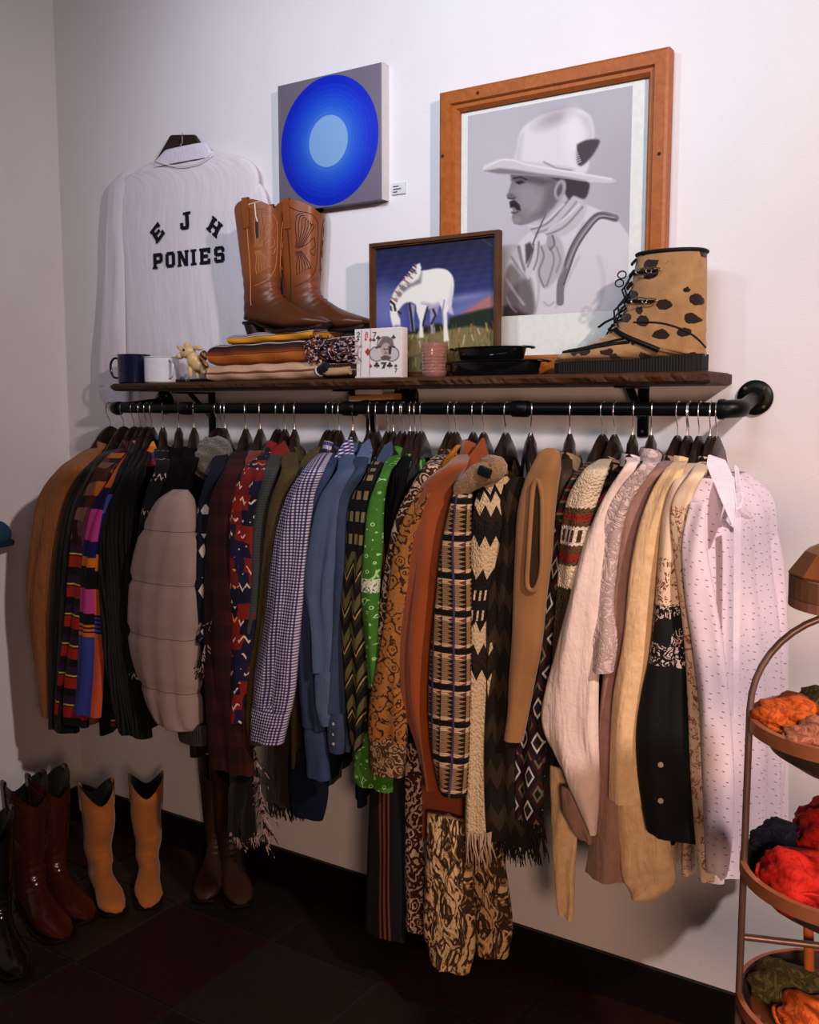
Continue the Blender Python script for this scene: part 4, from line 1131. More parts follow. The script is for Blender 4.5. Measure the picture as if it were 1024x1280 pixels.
def paint_cowboy(A):
    g = lambda k, t=0: (k + t, k - 6 + t * .4, k + 2 - t * .2)
    A.mixin(np.ones(A.x.shape), g(172))
    A.ell(610, 250, 70, 120, g(188), soft=60, a=.6); A.ell(780, 240, 30, 60, g(150), soft=40, a=.35)
    # shirt
    A.poly(C3([(310, 1145), (320, 980), (345, 900), (400, 820), (470, 770), (600, 690), (700, 710), (780, 760), (830, 840), (850, 950), (850, 1120)]), g(196, 4), 3, smooth=60)
    A.poly(C3([(310, 1140), (318, 1000), (345, 930), (380, 960), (420, 1010), (440, 1060), (436, 1130)]), g(122, 10), 5, smooth=40)
    A.poly(C3([(380, 1000), (425, 985), (440, 1060), (436, 1135), (400, 1120), (350, 1110), (330, 1050)]), g(84, 10), 6, a=.7, smooth=30)
    A.poly(C3([(335, 1090), (420, 1130), (436, 1140), (315, 1140), (318, 1100)]), g(48, 8), 5)
    for pts, w, k, a in (([(350, 900), (390, 960), (420, 1000)], 3, 110, .6), ([(380, 860), (395, 930), (420, 985)], 4, 90, .7), ([(330, 990), (370, 1050), (400, 1090)], 3, 210, .5), ([(330, 1060), (350, 1100), (370, 1120)], 2, 200, .5),
                         ([(460, 1000), (455, 1080), (440, 1135)], 2.5, 150, .6), ([(480, 1080), (500, 1095), (520, 1080)], 2, 140, .6), ([(620, 900), (590, 960), (560, 1020), (530, 1100)], 3, 160, .5), ([(700, 900), (720, 1000), (700, 1100)], 6, 180, .6),
                         ([(640, 760), (600, 850), (580, 900)], 4, 170, .6)):
        A.line(C3(pts), w, g(k), a, 2.5, smooth=16)
    # suspenders
    A.line(C3([(765, 745), (700, 735), (645, 790), (600, 860), (570, 940), (548, 1010), (545, 1080)]), 9.5, g(110, 6), 1, 1.5, smooth=40)
    A.line(C3([(750, 738), (695, 728), (638, 782), (592, 855), (562, 935)]), 1.4, g(60), .8, 1.2, smooth=30)
    A.line(C3([(770, 752), (705, 745), (655, 800), (612, 868), (582, 950), (560, 1010)]), 1.4, g(52), .9, 1.2, smooth=30)
    A.line(C3([(760, 742), (700, 738), (648, 792), (604, 862), (572, 944)]), 1.3, g(176), .8, 1.2, smooth=30)
    # neck + scarf
    A.poly(C3([(415, 770), (470, 760), (560, 680), (600, 655), (650, 690), (640, 740), (600, 790), (540, 820), (470, 830), (430, 800)]), g(178, 5), 3, smooth=50)
    for pts, k in (([(430, 790), (500, 760), (580, 670)], 96), ([(450, 805), (530, 770), (610, 680)], 120), ([(480, 815), (560, 780), (635, 700)], 104), ([(420, 775), (470, 770), (560, 690)], 200), ([(500, 790), (570, 740), (622, 690)], 212)):
        A.line(C3(pts), 2.2, g(k, 5), .8, 2, smooth=16)
    A.poly(C3([(455, 820), (530, 815), (560, 870), (555, 950), (520, 1000), (485, 1025), (450, 980), (460, 900)]), g(166, 6), 4, smooth=40)
    A.poly(C3([(455, 830), (465, 860), (440, 940), (420, 990), (405, 960), (430, 900)]), g(186, 6), 3, smooth=30)
    A.ell(*C3([(475, 828)])[0], 6, 7, g(196, 4), soft=2); A.ell(*C3([(505, 838)])[0], 4.5, 8, g(150, 4), soft=2)
    for pts, k in (([(470, 860), (480, 900), (460, 960), (480, 1020)], 96), ([(500, 860), (520, 900), (510, 960), (490, 1015)], 110), ([(530, 860), (545, 910), (530, 960)], 120), ([(440, 850), (430, 900), (415, 940)], 80), ([(515, 815), (522, 850), (505, 870)], 70), ([(460, 840), (455, 900), (440, 950)], 90)):
        A.line(C3(pts), 2, g(k, 5), .8, 2, smooth=16)
    A.poly(C3([(405, 850), (425, 840), (440, 870), (420, 915), (408, 930)]), g(70, 5), 3)
    A.line(C3([(530, 620), (505, 690), (480, 745), (455, 800), (435, 850)]), 1.8, g(60, 10), .9, 1.2, smooth=20)
    # hair
    A.poly(C3([(450, 580), (560, 580), (655, 598), (658, 640), (640, 668), (600, 655), (580, 670), (560, 640), (520, 610), (480, 625), (455, 600)]), g(52, 4), 3, smooth=40)
    # face
    A.poly(C3([(347, 568), (350, 600), (338, 640), (330, 655), (335, 666), (352, 668), (348, 690), (356, 715), (352, 745), (362, 768), (385, 773), (415, 768), (470, 745), (520, 700), (545, 660), (540, 600), (500, 580), (430, 572)]), g(116, 6), 2)
    A.poly(C3([(352, 640), (372, 650), (380, 700), (430, 740), (470, 740), (500, 700), (470, 640), (420, 610), (380, 620)]), g(140, 5), 14, a=.8)
    A.poly(C3([(430, 740), (480, 740), (540, 670), (545, 600), (500, 590), (490, 650), (460, 710)]), g(88, 4), 10, a=.7)
    A.poly(C3([(350, 572), (440, 578), (520, 596), (480, 612), (400, 598), (352, 592)]), g(70, 4), 6, a=.8)
    A.ell(*C3([(545, 630)])[0], 7, 13, g(150, 6), rot=15, soft=2); A.ell(*C3([(543, 632)])[0], 3.2, 8, g(84, 4), rot=15, soft=2)
    A.poly(C3([(365, 598), (392, 592), (405, 602), (385, 610), (370, 606)]), g(44), 2); A.line(C3([(358, 586), (385, 580), (410, 590)]), 2.2, g(40), .9)
    A.ell(*C3([(380, 603)])[0], 1.4, 1.4, g(20), soft=1)
    A.poly(C3([(332, 652), (350, 645), (372, 660), (366, 668), (340, 668)]), g(96, 4), 2); A.line(C3([(335, 664), (352, 668), (362, 664)]), 1.4, g(40), .9)
    A.poly(C3([(342, 678), (362, 672), (384, 692), (388, 716), (372, 712), (360, 700), (345, 704)]), g(34, 4), 2)
    A.line(C3([(352, 722), (366, 724), (376, 720)]), 2, g(60, 6), .9, 1.4); A.ell(*C3([(372, 752)])[0], 5, 4, g(130, 4), soft=4)
    # hat
    A.poly(C3([(358, 520), (370, 470), (385, 400), (430, 355), (490, 325), (560, 308), (620, 308), (665, 335), (682, 390), (678, 440), (665, 500), (650, 560), (600, 575), (500, 560), (420, 545)]), g(206, 4), 3, smooth=70)
    A.ell(*C3([(520, 345)])[0], 22, 9, g(150, 8), rot=-25, soft=12, a=.8); A.ell(*C3([(600, 420)])[0], 12, 32, g(226, 2), soft=14, a=.5)
    A.poly(C3([(380, 420), (400, 400), (390, 480), (385, 530), (362, 520)]), g(182), 6, a=.7)
    A.poly(C3([(600, 320), (660, 340), (680, 400), (670, 470), (650, 480), (655, 400), (630, 350)]), g(186), 8, a=.7)
    A.line(C3([(365, 520), (450, 530), (540, 540), (600, 552)]), 5, g(192, 4), 1, 2, smooth=12); A.line(C3([(480, 520), (530, 545), (590, 553)]), 2, g(120, 8), .8, 2)
    A.poly(C3([(612, 450), (650, 432), (698, 430), (700, 450), (670, 500), (632, 535), (612, 520)]), g(64, 6), 3, smooth=30)
    for k in range(7): A.line(C3([(610 + k * 3, 470 + k * 8), (596 + k * 2, 478 + k * 8)]), 1.4, g(200), .8)
    A.poly(C3([(232, 548), (250, 525), (300, 508), (350, 508), (400, 528), (480, 540), (580, 560), (660, 570), (765, 590), (745, 603), (650, 598), (560, 585), (460, 575), (360, 570), (290, 566), (240, 562)]), g(190, 5), 2, smooth=60)
    A.poly(C3([(240, 556), (300, 545), (360, 550), (460, 566), (560, 578), (650, 594), (560, 584), (460, 576), (360, 570), (290, 566)]), g(96, 8), 3, a=.8)
    A.line(C3([(240, 545), (300, 515), (350, 512), (420, 532), (560, 556), (750, 588)]), 2, g(222, 2), .8, 2, smooth=30)
pO = at(585, 145, -0.0175); pR = at(791, 107, -0.0175); pB = at(700, 391.5, -0.0175)
painting('print', (pO.x, -0.0175, (pO.z + pR.z) / 2), (pR.x - pO.x, 0, 0), (0, 0, pB.z - (pO.z + pR.z) / 2), 230, 300, paint_cowboy, vcol_mat('print_paper', 0.6, 0.2), FR)

# --- horse painting leaning on the shelf
HY = -0.095
hx0, hx1 = at(464, 350, HY).x, at(625, 350, HY).x
hzt = (at(464, 304, HY).z + at(624, 289, HY).z) / 2; hzb = shelf_top(hx0) + 0.002
m_walnut = mat('walnut_moulding', lambda c: c.mix(c.noise(20, 4), (52, 28, 14), (100, 58, 28)), 0.45)
HP = thing('horse_painting', 'brown-framed painting of a white grazing horse under a dark blue sky', 'painting', ((hx0 + hx1) / 2, HY, hzb))
frame4(HP, hx0, hx1, hzb, hzt, 0.017, HY + 0.012, 0.022, m_walnut)
def C4(pts): return [(440 + x / 3.938, 280 + y / 3.938) for x, y in pts]
def paint_horse(A):
    t = np.clip((A.y - 300) / 120, 0, 1)[..., None]
    A.c = np.array((20, 24, 52)) * (1 - t) + np.array((70, 76, 150)) * t
    n = np.sin(A.x * .23 + A.y * .5) * np.sin(A.x * .11 - A.y * .31)
    A.c += n[..., None] * 5
    A.ell(590, 385, 45, 12, (120, 124, 176), rot=-14, soft=14, a=.7); A.ell(480, 385, 22, 26, (110, 116, 170), soft=24, a=.8); A.ell(580, 372, 30, 4, (160, 160, 200), rot=-10, soft=8, a=.6)
    A.poly(C4([(540, 440), (580, 415), (630, 380), (690, 345), (700, 430), (560, 450)]), (164, 104, 106), 5)
    A.poly(C4([(480, 460), (560, 440), (640, 420), (700, 410), (700, 530), (470, 530)]), (26, 38, 28), 4)
    A.poly(C4([(240, 545), (300, 520), (420, 490), (480, 500), (480, 560), (240, 580)]), (24, 30, 22), 4)
    A.poly(C4([(100, 560), (250, 545), (400, 535), (500, 515), (600, 500), (700, 520), (700, 760), (100, 760)]), (120, 108, 70), 4)
    rr = random.Random(3)
    for k in range(170):
        x, y = rr.uniform(110, 700), rr.uniform(520, 740)
        A.line(C4([(x, y), (x + rr.uniform(-14, 14), y - rr.uniform(20, 50))]), rr.uniform(.8, 1.8), rr.choice([(170, 146, 84), (86, 80, 50), (140, 70, 40), (200, 190, 150), (60, 66, 40)]), .7)
    W_, SH, DK = (226, 222, 216), (150, 140, 170), (24, 20, 34)
    # far legs
    A.poly(C4([(275, 385), (310, 400), (305, 470), (310, 530), (290, 530), (285, 460)]), SH, 2); A.line(C4([(283, 390), (292, 450), (300, 530)]), 3, DK, .9)
    A.poly(C4([(385, 420), (430, 400), (420, 450), (400, 480), (405, 540), (388, 540), (385, 480)]), SH, 2); A.line(C4([(400, 420), (412, 450), (392, 490)]), 3, DK, .8)
    # body
    A.poly(C4([(318, 232), (370, 226), (420, 218), (465, 225), (495, 255), (503, 300), (495, 350), (470, 385), (420, 405), (370, 418), (320, 400), (290, 385), (262, 390), (240, 410), (225, 440), (238, 470), (235, 510), (215, 518), (200, 500), (190, 455), (188, 400), (200, 350), (230, 300), (270, 262)]), W_, 2.2, smooth=90)
    A.poly(C4([(345, 385), (400, 395), (455, 375), (430, 408), (370, 420), (335, 405)]), SH, 5, a=.8)
    A.poly(C4([(240, 300), (300, 290), (330, 270), (345, 230), (340, 290), (290, 310), (250, 340), (220, 380), (212, 370)]), DK, 4, a=.5)
    # near legs, tail
    A.poly(C4([(315, 390), (370, 400), (362, 450), (348, 480), (352, 560), (330, 560), (334, 480), (318, 430)]), W_, 2)
    A.poly(C4([(430, 380), (490, 340), (490, 400), (468, 440), (470, 500), (478, 575), (452, 578), (450, 500), (445, 430)]), W_, 2)
    A.line(C4([(372, 410), (360, 450), (350, 500)]), 2.4, DK, .8); A.line(C4([(455, 375), (446, 430), (450, 490)]), 2, SH, .9)
    A.poly(C4([(490, 300), (500, 340), (490, 400), (500, 445), (478, 440), (470, 390)]), (206, 200, 208), 3, a=.9)
    # mane and head
    for k in range(14):
        x, y = 325 - k * 9.5, 205 + k * 12 + (k > 6) * (k - 6) * 3
        A.line(C4([(x + 10, y + 14), (x - 14, y - 4)]), 2.4, (214, 206, 200) if k % 2 else (150, 96, 84), .9)
    A.poly(C4([(318, 200), (334, 192), (342, 215), (335, 245), (318, 235)]), W_, 2)
    A.line(C4([(190, 380), (208, 396), (214, 425)]), 3, DK, .9); A.line(C4([(228, 432), (240, 440)]), 2.4, DK, .9)
    A.poly(C4([(186, 400), (196, 405), (200, 430), (188, 425)]), DK, 1.5, a=.8); A.ell(*C4([(222, 505)])[0], 4, 2.5, SH, soft=2)
    A.line(C4([(545, 60), (590, 75)]), 1, (90, 90, 110), .5); A.line(C4([(630, 65), (690, 110)]), 1, (110, 104, 100), .5)
ix0, ix1, iz0, iz1 = hx0 + .012, hx1 - .012, hzb + .012, hzt - .012
painting('canvas', (ix0, HY + 0.002, iz1), (ix1 - ix0, 0, 0), (0, 0, iz0 - iz1), 170, 190, paint_horse, vcol_mat('oil_paint', 0.45, 0.3), HP)
W(box('backing_board', ((ix0 + ix1) / 2, HY + 0.007, (iz0 + iz1) / 2), (ix1 - ix0, 0.006, iz1 - iz0), m_walnut, bev=0), HP)

# --- playing card tin
CY = -0.165
cO, cR = at(443, 411, CY), at(502, 409, CY); czt = (cO.z + cR.z) / 2; czb = shelf_top(cO.x) + 0.001
CT = thing('card_print_box', 'white box printed with three fanned playing cards and a hatted man', 'box', ((cO.x + cR.x) / 2, CY + .02, czb))
m_cardw = mat('white_box_card', (214, 200, 196), 0.6)
W(box('box_body', ((cO.x + cR.x) / 2, CY + 0.0165, (czt + czb) / 2), (cR.x - cO.x, 0.03, czt - czb), m_cardw, bev=0.001), CT)
def paint_cards(A):
    A.mixin(np.ones(A.x.shape), (216, 204, 200))
    blk, red, gr = (30, 26, 30), (176, 40, 40), (90, 74, 82)
    A.line(C4([(48, 510), (42, 750)]), .7, gr, .8); A.line(C4([(92, 510), (86, 750)]), .7, gr, .8)
    def suit(x, y, k, s, col):
        x, y = C4([(x, y)])[0]
        if k == 'c':
            for dx, dy in ((0, -.5), (-.55, .25), (.55, .25)): A.ell(x + dx * s, y + dy * s, s * .45, s * .45, col, soft=.7)
            A.line([(x, y), (x, y + s)], s * .3, col)
        elif k == 'd': A.poly([(x, y - s * 1.1), (x + s * .8, y), (x, y + s * 1.1), (x - s * .8, y)], col, .7)
        else:
            A.poly([(x, y - s), (x + s * .8, y + s * .3), (x, y + s * .5), (x - s * .8, y + s * .3)], col, .7); A.line([(x, y), (x, y + s)], s * .3, col)
    L = lambda p, w=1.1, col=blk: A.line(C4(p), w, col, 1, .7)
    L([(25, 538), (32, 532), (38, 538), (36, 544), (25, 556), (39, 556)]); suit(31, 568, 's', 2.2, blk)
    L([(68, 534), (76, 534), (76, 543), (66, 545), (66, 556), (78, 556), (77, 545), (68, 543), (68, 534)], 1, red); suit(68, 568, 'd', 2, red)
    L([(104, 534), (118, 534), (109, 556)]); suit(108, 570, 'c', 2.2, blk)
    L([(212, 712), (222, 712), (214, 730)], 1); suit(216, 698, 'c', 2, blk)
    for y in (570, 630, 700): suit(78 if y == 630 else 92, y, 'd', 4.6 if y == 630 else 2.6, red)
    A.line(C4([(48, 595), (30, 620), (30, 650), (46, 680)]), 1, gr, .9, smooth=8)
    # man in a hat inside a club shape
    for (cx, cy) in ((160, 590), (122, 640), (196, 640)): A.ell(*C4([(cx, cy)])[0], 9.5, 9.5, gr, soft=1); A.ell(*C4([(cx, cy)])[0], 8.4, 8.4, (190, 176, 176), soft=1)
    A.poly(C4([(125, 600), (150, 560), (175, 552), (200, 565), (208, 600), (165, 590)]), (112, 96, 98), 1.2); A.line(C4([(120, 610), (160, 592), (210, 606)]), 2.2, (60, 50, 56), 1, 1)
    A.ell(*C4([(167, 618)])[0], 6.5, 8.5, (176, 150, 142), soft=1.2); A.poly(C4([(180, 600), (196, 606), (192, 640), (182, 645)]), (50, 40, 42), 1.5)
    for ex_ in (160, 174): A.ell(*C4([(ex_, 616)])[0], 1.1, .8, (24, 20, 24), soft=.6)
    A.line(C4([(160, 636), (174, 634)]), .9, (90, 40, 44)); A.line(C4([(167, 618), (165, 628)]), .7, (110, 84, 84))
    A.poly(C4([(140, 655), (165, 645), (195, 655), (185, 670), (150, 672)]), (90, 76, 84), 1.4)
    for x in (122, 186): suit(x, 694, 'c', 3.6, blk)
    A.poly(C4([(143, 680), (172, 680), (160, 712), (146, 712), (156, 690), (143, 690)]), (60, 50, 56), .8)
    suit(130, 560, 'c', 2.6, blk); suit(205, 556, 'c', 2.6, blk)
painting('box_print', (cO.x + .002, CY - 0.0003, czt - .002), (cR.x - cO.x - .004, 0, 0), (0, 0, czb - czt + .004), 84, 90, paint_cards, vcol_mat('box_ink', 0.5, 0.3), CT)

# --- enamel mugs
def mug(label, uc, vt, hw, Y, m, mrim, hside):
    X = at(uc, 470, Y).x; zb_ = shelf_top(X) + 0.0005; zt = at(uc, vt, Y).z; r = abs(at(uc + hw, 470, Y).x - at(uc - hw, 470, Y).x) / 2 * 0.80; h = zt - zb_
    root = thing('enamel_mug', label, 'mug', (X, Y, zb_))
    lathe('mug_body', [(0, 0), (r * .93, 0), (r, .004), (r, h - .002), (r + .0025, h), (r - .001, h + .0015), (r - .003, h - .002), (r - .003, .006), (0, .006)], m, root, n=40)
    lathe('rim', [(r, h - .002), (r + .003, h), (r, h + .002), (r - .003, h), (r, h - .002)], mrim, root, n=40)
    pts = catmull([(0, 0, h * .86), (.016, 0, h * .9), (.030, 0, h * .75), (.032, 0, h * .5), (.022, 0, h * .24), (0, 0, h * .2)], 18)
    a = hside
    pts = [((r - .001 + p[0]) * math.cos(a), (r - .001 + p[0]) * math.sin(a), p[2]) for p in pts]
    tube('handle', pts, 0.0042, m, root, n=8)
m_enn = mat('navy_enamel', (16, 22, 52), 0.12, spec=0.6); m_enw = mat('white_enamel', (214, 212, 218), 0.15, spec=0.6); m_enb = mat('black_enamel', (10, 10, 12), 0.12, spec=0.6)
mug('navy blue enamel mug with black rim at the left end of the shelf', 168, 444, 17, -0.12, m_enn, m_enb, R(205))
mug('white enamel mug beside the navy mug', 203, 447, 19, -0.13, m_enw, m_enw, R(-20))
q = at(222, 473, -0.10); q.z = shelf_top(q.x)
RB = thing('red_trinket', 'small red trinket half hidden behind the white mug handle', 'trinket', q)
lathe('bead', [(0, 0), (.010, .001), (.013, .008), (.009, .015), (0, .018)], mat('red_glaze', (150, 20, 30), .3), RB, n=20)

# --- ribbed glass tumbler
X = at(543, 460, -0.15).x; zb_ = shelf_top(X); h = at(543, 429, -0.15).z - zb_
m_glass = mat('rose_glass', (226, 170, 158), 0.12, spec=0.6, trans=0.75)
JR = thing('ribbed_tumbler', 'ribbed rose-tinted glass tumbler in front of the horse painting', 'tumbler', (X, -0.15, zb_ + .0005))
pr = [(0, 0), (.030, 0), (.033, .004)]
for k in range(9):
    z = .008 + k * (h - .014) / 9
    pr += [(.0335 + .003 * k / 9, z), (.0355 + .003 * k / 9, z + (h - .014) / 18)]
pr += [(.038, h), (.035, h), (.031, .01), (0, .008)]
lathe('glass_body', pr, m_glass, JR, n=40)
lathe('candle_wax', [(0, .009), (.029, .010), (.031, h * .62), (0, h * .62)], mat('rose_wax', (186, 138, 124), 0.6), JR, n=32)

# --- black enamel roasting pans
def pan(label, u0, u1, vt, vb, Y, zb_, dy):
    a, b = at(u0, vb, Y), at(u1, vb, Y); X = (a.x + b.x) / 2; rx = (b.x - a.x) / 2; h = at((u0 + u1) / 2, vt, Y).z - at((u0 + u1) / 2, vb, Y).z
    root = thing('roasting_pan', label, 'pan', (X, Y, zb_))
    k = dy / rx
    prof = [(0, 0), (rx * .80, 0), (rx * .86, .006), (rx * .93, h - .004), (rx * 1.0, h - .002), (rx * 1.0, h), (rx * .92, h), (rx * .85, .010), (0, .008)]
    lathe('pan_body', prof, m_enb, root, n=56, sy=k)
    for s in (-1, 1):
        pts = [(s * (rx * .97 + .018 * math.sin(R(t))), .028 * math.cos(R(t)), h - .003) for t in range(0, 181, 20)]
        tube('handle', pts, .0035, m_enb, root, n=8)
    return h
zs = shelf_top(at(620, 460, -.12).x)
hh = pan('large black enamel pan at the bottom of the stack beside the fur boot', 560, 680, 449, 468, -0.115, zs + .0005, .075)
pan('smaller black enamel pan stacked on top of the large pan', 571, 660, 430, 447, -0.11, zs + hh + .001, .062)

# --- wooden block under the shelf
a, b = at(441, 500, -0.12), at(500, 495, -0.10)
WB = thing('wood_offcut', 'pale wooden block wedged under the shelf beside the middle pipe flange', 'block', ((a.x + b.x) / 2, -0.12, a.z))
m_pale = mat('pale_pine', lambda c: c.mix(c.noise(20, 4), (150, 96, 48), (196, 138, 80)), 0.6)
W(box('block', ((a.x + b.x) / 2, -0.115, at(460, 497, -0.12).z), (b.x - a.x, 0.05, 0.017), m_pale, bev=.001, rot=Matrix.Rotation(R(-2.5), 3, 'Y')), WB)
W(box('paper_label', ((a.x + b.x) / 2 - .005, -0.138, at(468, 490, -0.14).z), ((b.x - a.x) * .6, .012, .014), mat('white_paper', (200, 184, 190), .8), bev=.0005), WB)
# ------------------------------------------------------------------ lettered white top hanging on the wall
m_top = mat('white_fine_knit', lambda c: c.mix(c.noise(5, 3), (214, 202, 212), (228, 218, 226)), 0.9, bump=lambda c: c.noise(1.0, 3, c.vec(c.u * 26, c.v * 5, 0)) * 3 + c.noise(300, 2) * .3, bstr=0.4, bdist=0.004)
q = at(228, 200, 0)
TOP = thing('lettered_top', 'white knit top with black block lettering hung flat on the wall', 'sweatshirt', (q.x, -0.02, q.z))
strip('body', [(228, 196, 38), (229, 203, 56), (230, 212, 76), (231, 224, 88), (233, 245, 91), (236, 290, 82), (240, 350, 82), (244, 420, 84), (247, 475, 86)], -0.030, m_top, TOP, th=.018, seed=21, fold=.0022, ns=56, flat=0.35)
strip('sleeve', [(160, 216, 8), (150, 232, 13), (147, 270, 13), (146, 330, 13), (143, 400, 15), (141, 450, 18), (142, 482, 19)], -0.032, m_top, TOP, th=.018, seed=22, fold=.004)
strip('sleeve', [(306, 222, 8), (318, 240, 13), (325, 280, 14), (331, 340, 15), (336, 400, 16), (338, 452, 15)], -0.026, m_top, TOP, th=.014, seed=23, fold=.003)
m_ribw = mat('white_rib', (212, 202, 218), 0.9, bump=lambda c: (c.u * 500).sin(), bstr=0.12)
strip('cuff', [(142, 478, 19), (143, 490, 18), (144, 502, 16)], -0.034, m_ribw, TOP, th=.016, fold=.004, ff=6, n=6)
strip('collar', [(232, 183, 25), (231, 189, 30), (229, 196, 35), (228, 204, 37)], -0.040, m_ribw, TOP, th=.016, fold=0.0, n=8, ns=40)
for s_ in (1,):
    pts = [at(u, v, -0.058) for u, v in ((191, 199), (205, 205), (228, 208), (250, 203), (264, 192))]
    W(tube('collar_seam', catmull([tuple(p) for p in pts], 16), .0018, m_top, n=6), TOP)
HK = thing('clothes_hanger', 'dark hanger with flat squared neck inside the white lettered top', 'hanger', tuple(at(226, 176, -.03)), 'dark wooden hangers')
leaf('neck', [(212, 168.5), (242, 168), (246, 176), (254, 190), (262, 200), (192, 203), (201, 190), (208, 178)], -0.028, m_hang, HK, .014)
leaf('arms', [(201, 190), (254, 190), (280, 212), (278, 216), (228, 206), (184, 216), (184, 212)], -0.026, m_hang, HK, .012)
W(tube('hook', [at(226, 190, -.05), at(226, 181, -.052), at(228, 178, -.05), at(228, 168, -.02), at(228, 166, -.004)], .0018, m_steel, n=6), HK)
m_ink = mat('black_felt_letter', (13, 13, 20), 0.9)
GL = {
 'E': [(.0, 0, .22, 1), (0, 0, .72, .2), (0, .8, .72, 1), (0, .4, .55, .6), (.54, .0, .72, .32), (.54, .68, .72, 1), (-.06, 0, .3, .14), (-.06, .86, .3, 1)],
 'J': [(.38, .2, .6, 1), (.24, .86, .74, 1), (.08, 0, .52, .2), (0, .08, .2, .42), (.4, .06, .58, .3)],
 'H': [(0, 0, .22, 1), (.52, 0, .74, 1), (0, .4, .74, .6), (-.07, 0, .3, .14), (-.07, .86, .3, 1), (.44, 0, .81, .14), (.44, .86, .81, 1)],
 'P': [(0, 0, .22, 1), (0, .8, .62, 1), (0, .36, .62, .55), (.5, .44, .72, .92), (-.06, 0, .3, .13)],
 'O': [(0, .12, .22, .88), (.5, .12, .72, .88), (.1, 0, .62, .2), (.1, .8, .62, 1)],
 'N': [(0, 0, .2, 1), (.54, 0, .74, 1), (-.05, .87, .24, 1), (.5, .87, .8, 1), (-.05, 0, .26, .13)],
 'I': [(.1, 0, .32, 1), (0, 0, .42, .14), (0, .86, .42, 1)],
 'S': [(.08, 0, .64, .19), (.08, .81, .64, 1), (.08, .41, .64, .6), (0, .5, .22, .9), (.5, .1, .72, .5), (0, .1, .18, .34), (.54, .66, .72, .9)]}
def letter(ch, u, v, hgt, rot=0.0, w=1.0):
    bm = bmesh.new(); wd = .42 if ch == 'I' else .72
    for i, (x0, y0, x1, y1) in enumerate(GL[ch]):
        bm_box(bm, ((x0 + x1) / 2 - wd / 2, -i * .001, (y0 + y1) / 2 - .5), (x1 - x0, .05, y1 - y0))
    if ch == 'N':
        vv = []
        for y in (-.025, .025):
            vv.append([bm.verts.new((a - wd / 2, y - .012, b - .5)) for a, b in ((0, 1), (.24, 1), (.74, 0), (.5, 0))])
        bm.faces.new(vv[0]); bm.faces.new(vv[1][::-1])
        for k in range(4): bm.faces.new((vv[0][k], vv[1][k], vv[1][(k + 1) % 4], vv[0][(k + 1) % 4]))
    c = at(u, v, -0.051)
    M = Matrix.Translation(c) @ Matrix.Rotation(R(rot), 4, 'Y') @ Matrix.Diagonal((hgt * w, .04, hgt, 1))
    bmesh.ops.transform(bm, matrix=M, verts=bm.verts)
    W(obj_bm('letter', bm, m_ink), TOP)
letter('E', 197, 290.5, .054, -38, 1.25); letter('J', 231.5, 276, .057, -3, 1.2); letter('H', 268, 283.5, .052, 38, 1.25)
for ch, u, v in (('P', 197.5, 326), ('O', 212.8, 324.5), ('N', 228.6, 323), ('I', 242, 321.5), ('E', 256.5, 320), ('S', 274, 318)):
    letter(ch, u, v, .053, 0, 1.18)

# ------------------------------------------------------------------ folded blankets
def slab(name, label, u0, u1, vt0, vt1, vb0, vb1, Yf, depth, m, seed=0, group='folded blankets under the cowboy boots', zfloor=None):
    A, B = at(u0, vb0, Yf), at(u1, vb1, Yf); tA, tB = at(u0, vt0, Yf), at(u1, vt1, Yf)
    root = thing(name, label, 'blanket', ((A.x + B.x) / 2, Yf + depth / 2, A.z), group)
    vs, uv, fs = [], [], []; nx, npf = 46, 18; rr = random.Random(seed); ph = rr.uniform(0, 6)
    for i in range(nx + 1):
        f = i / nx; x = A.x + (B.x - A.x) * f
        zb, zt = A.z + (B.z - A.z) * f, tA.z + (tB.z - tA.z) * f
        if zfloor: zb = max(zb, shelf_top(x) + .0004)
        e = 1 - 0.25 * (max(0, 1 - f * 14) ** 2 + max(0, 1 - (1 - f) * 14) ** 2)
        zc, hh = (zb + zt) / 2, (zt - zb) / 2 * e
        for k in range(npf + 1):
            t = k / npf
            if t < .2: y = Yf + depth - (depth - hh) * t / .2; z = 1
            elif t > .8: y = Yf + hh + (depth - hh) * (t - .8) / .2; z = -1
            else:
                a = (t - .2) / .6 * math.pi; y = Yf + hh - hh * math.sin(a); z = math.cos(a)
            y += .003 * math.sin(x * 40 + ph + z * 2) * (.2 < t < .8)
            vs.append((x, y, zc + hh * z + .0012 * math.sin(x * 55 + ph) * (z > 0))); uv.append((x, (1 - z) / 2 if .15 < t < .85 else (0 if z > 0 else 1)))
    w = npf + 1
    for i in range(nx):
        for k in range(npf): fs.append((i * w + k, i * w + k + 1, (i + 1) * w + k + 1, (i + 1) * w + k))
    fs += [tuple(range(w)), tuple(nx * w + k for k in range(w))[::-1]]
    W(mesh_obj('folded_cloth', vs, fs, m, uvs=uv), root)
    return root
m_b1 = mat('beige_striped_wool', lambda c: c.mix((c.v - .5).abs().lt(.07), c.mix(c.noise(30, 3), (176, 136, 108), (206, 164, 134)), (112, 64, 46)), .95, bump=lambda c: c.noise(260, 3), bstr=.6)
m_b2 = mat('orange_serape_wool', lambda c: c.mix(c.noise(40, 3) * .25, c.ramp(c.v, [(0, (40, 24, 24)), (.05, (206, 186, 176)), (.10, (30, 18, 18)), (.24, (66, 30, 18)), (.36, (104, 46, 22)), (.46, (150, 62, 28)), (.50, (96, 42, 20)), (.54, (178, 96, 34)), (.9, (156, 80, 30))]), (40, 20, 10)), .95, bump=lambda c: c.noise(260, 3), bstr=.6)
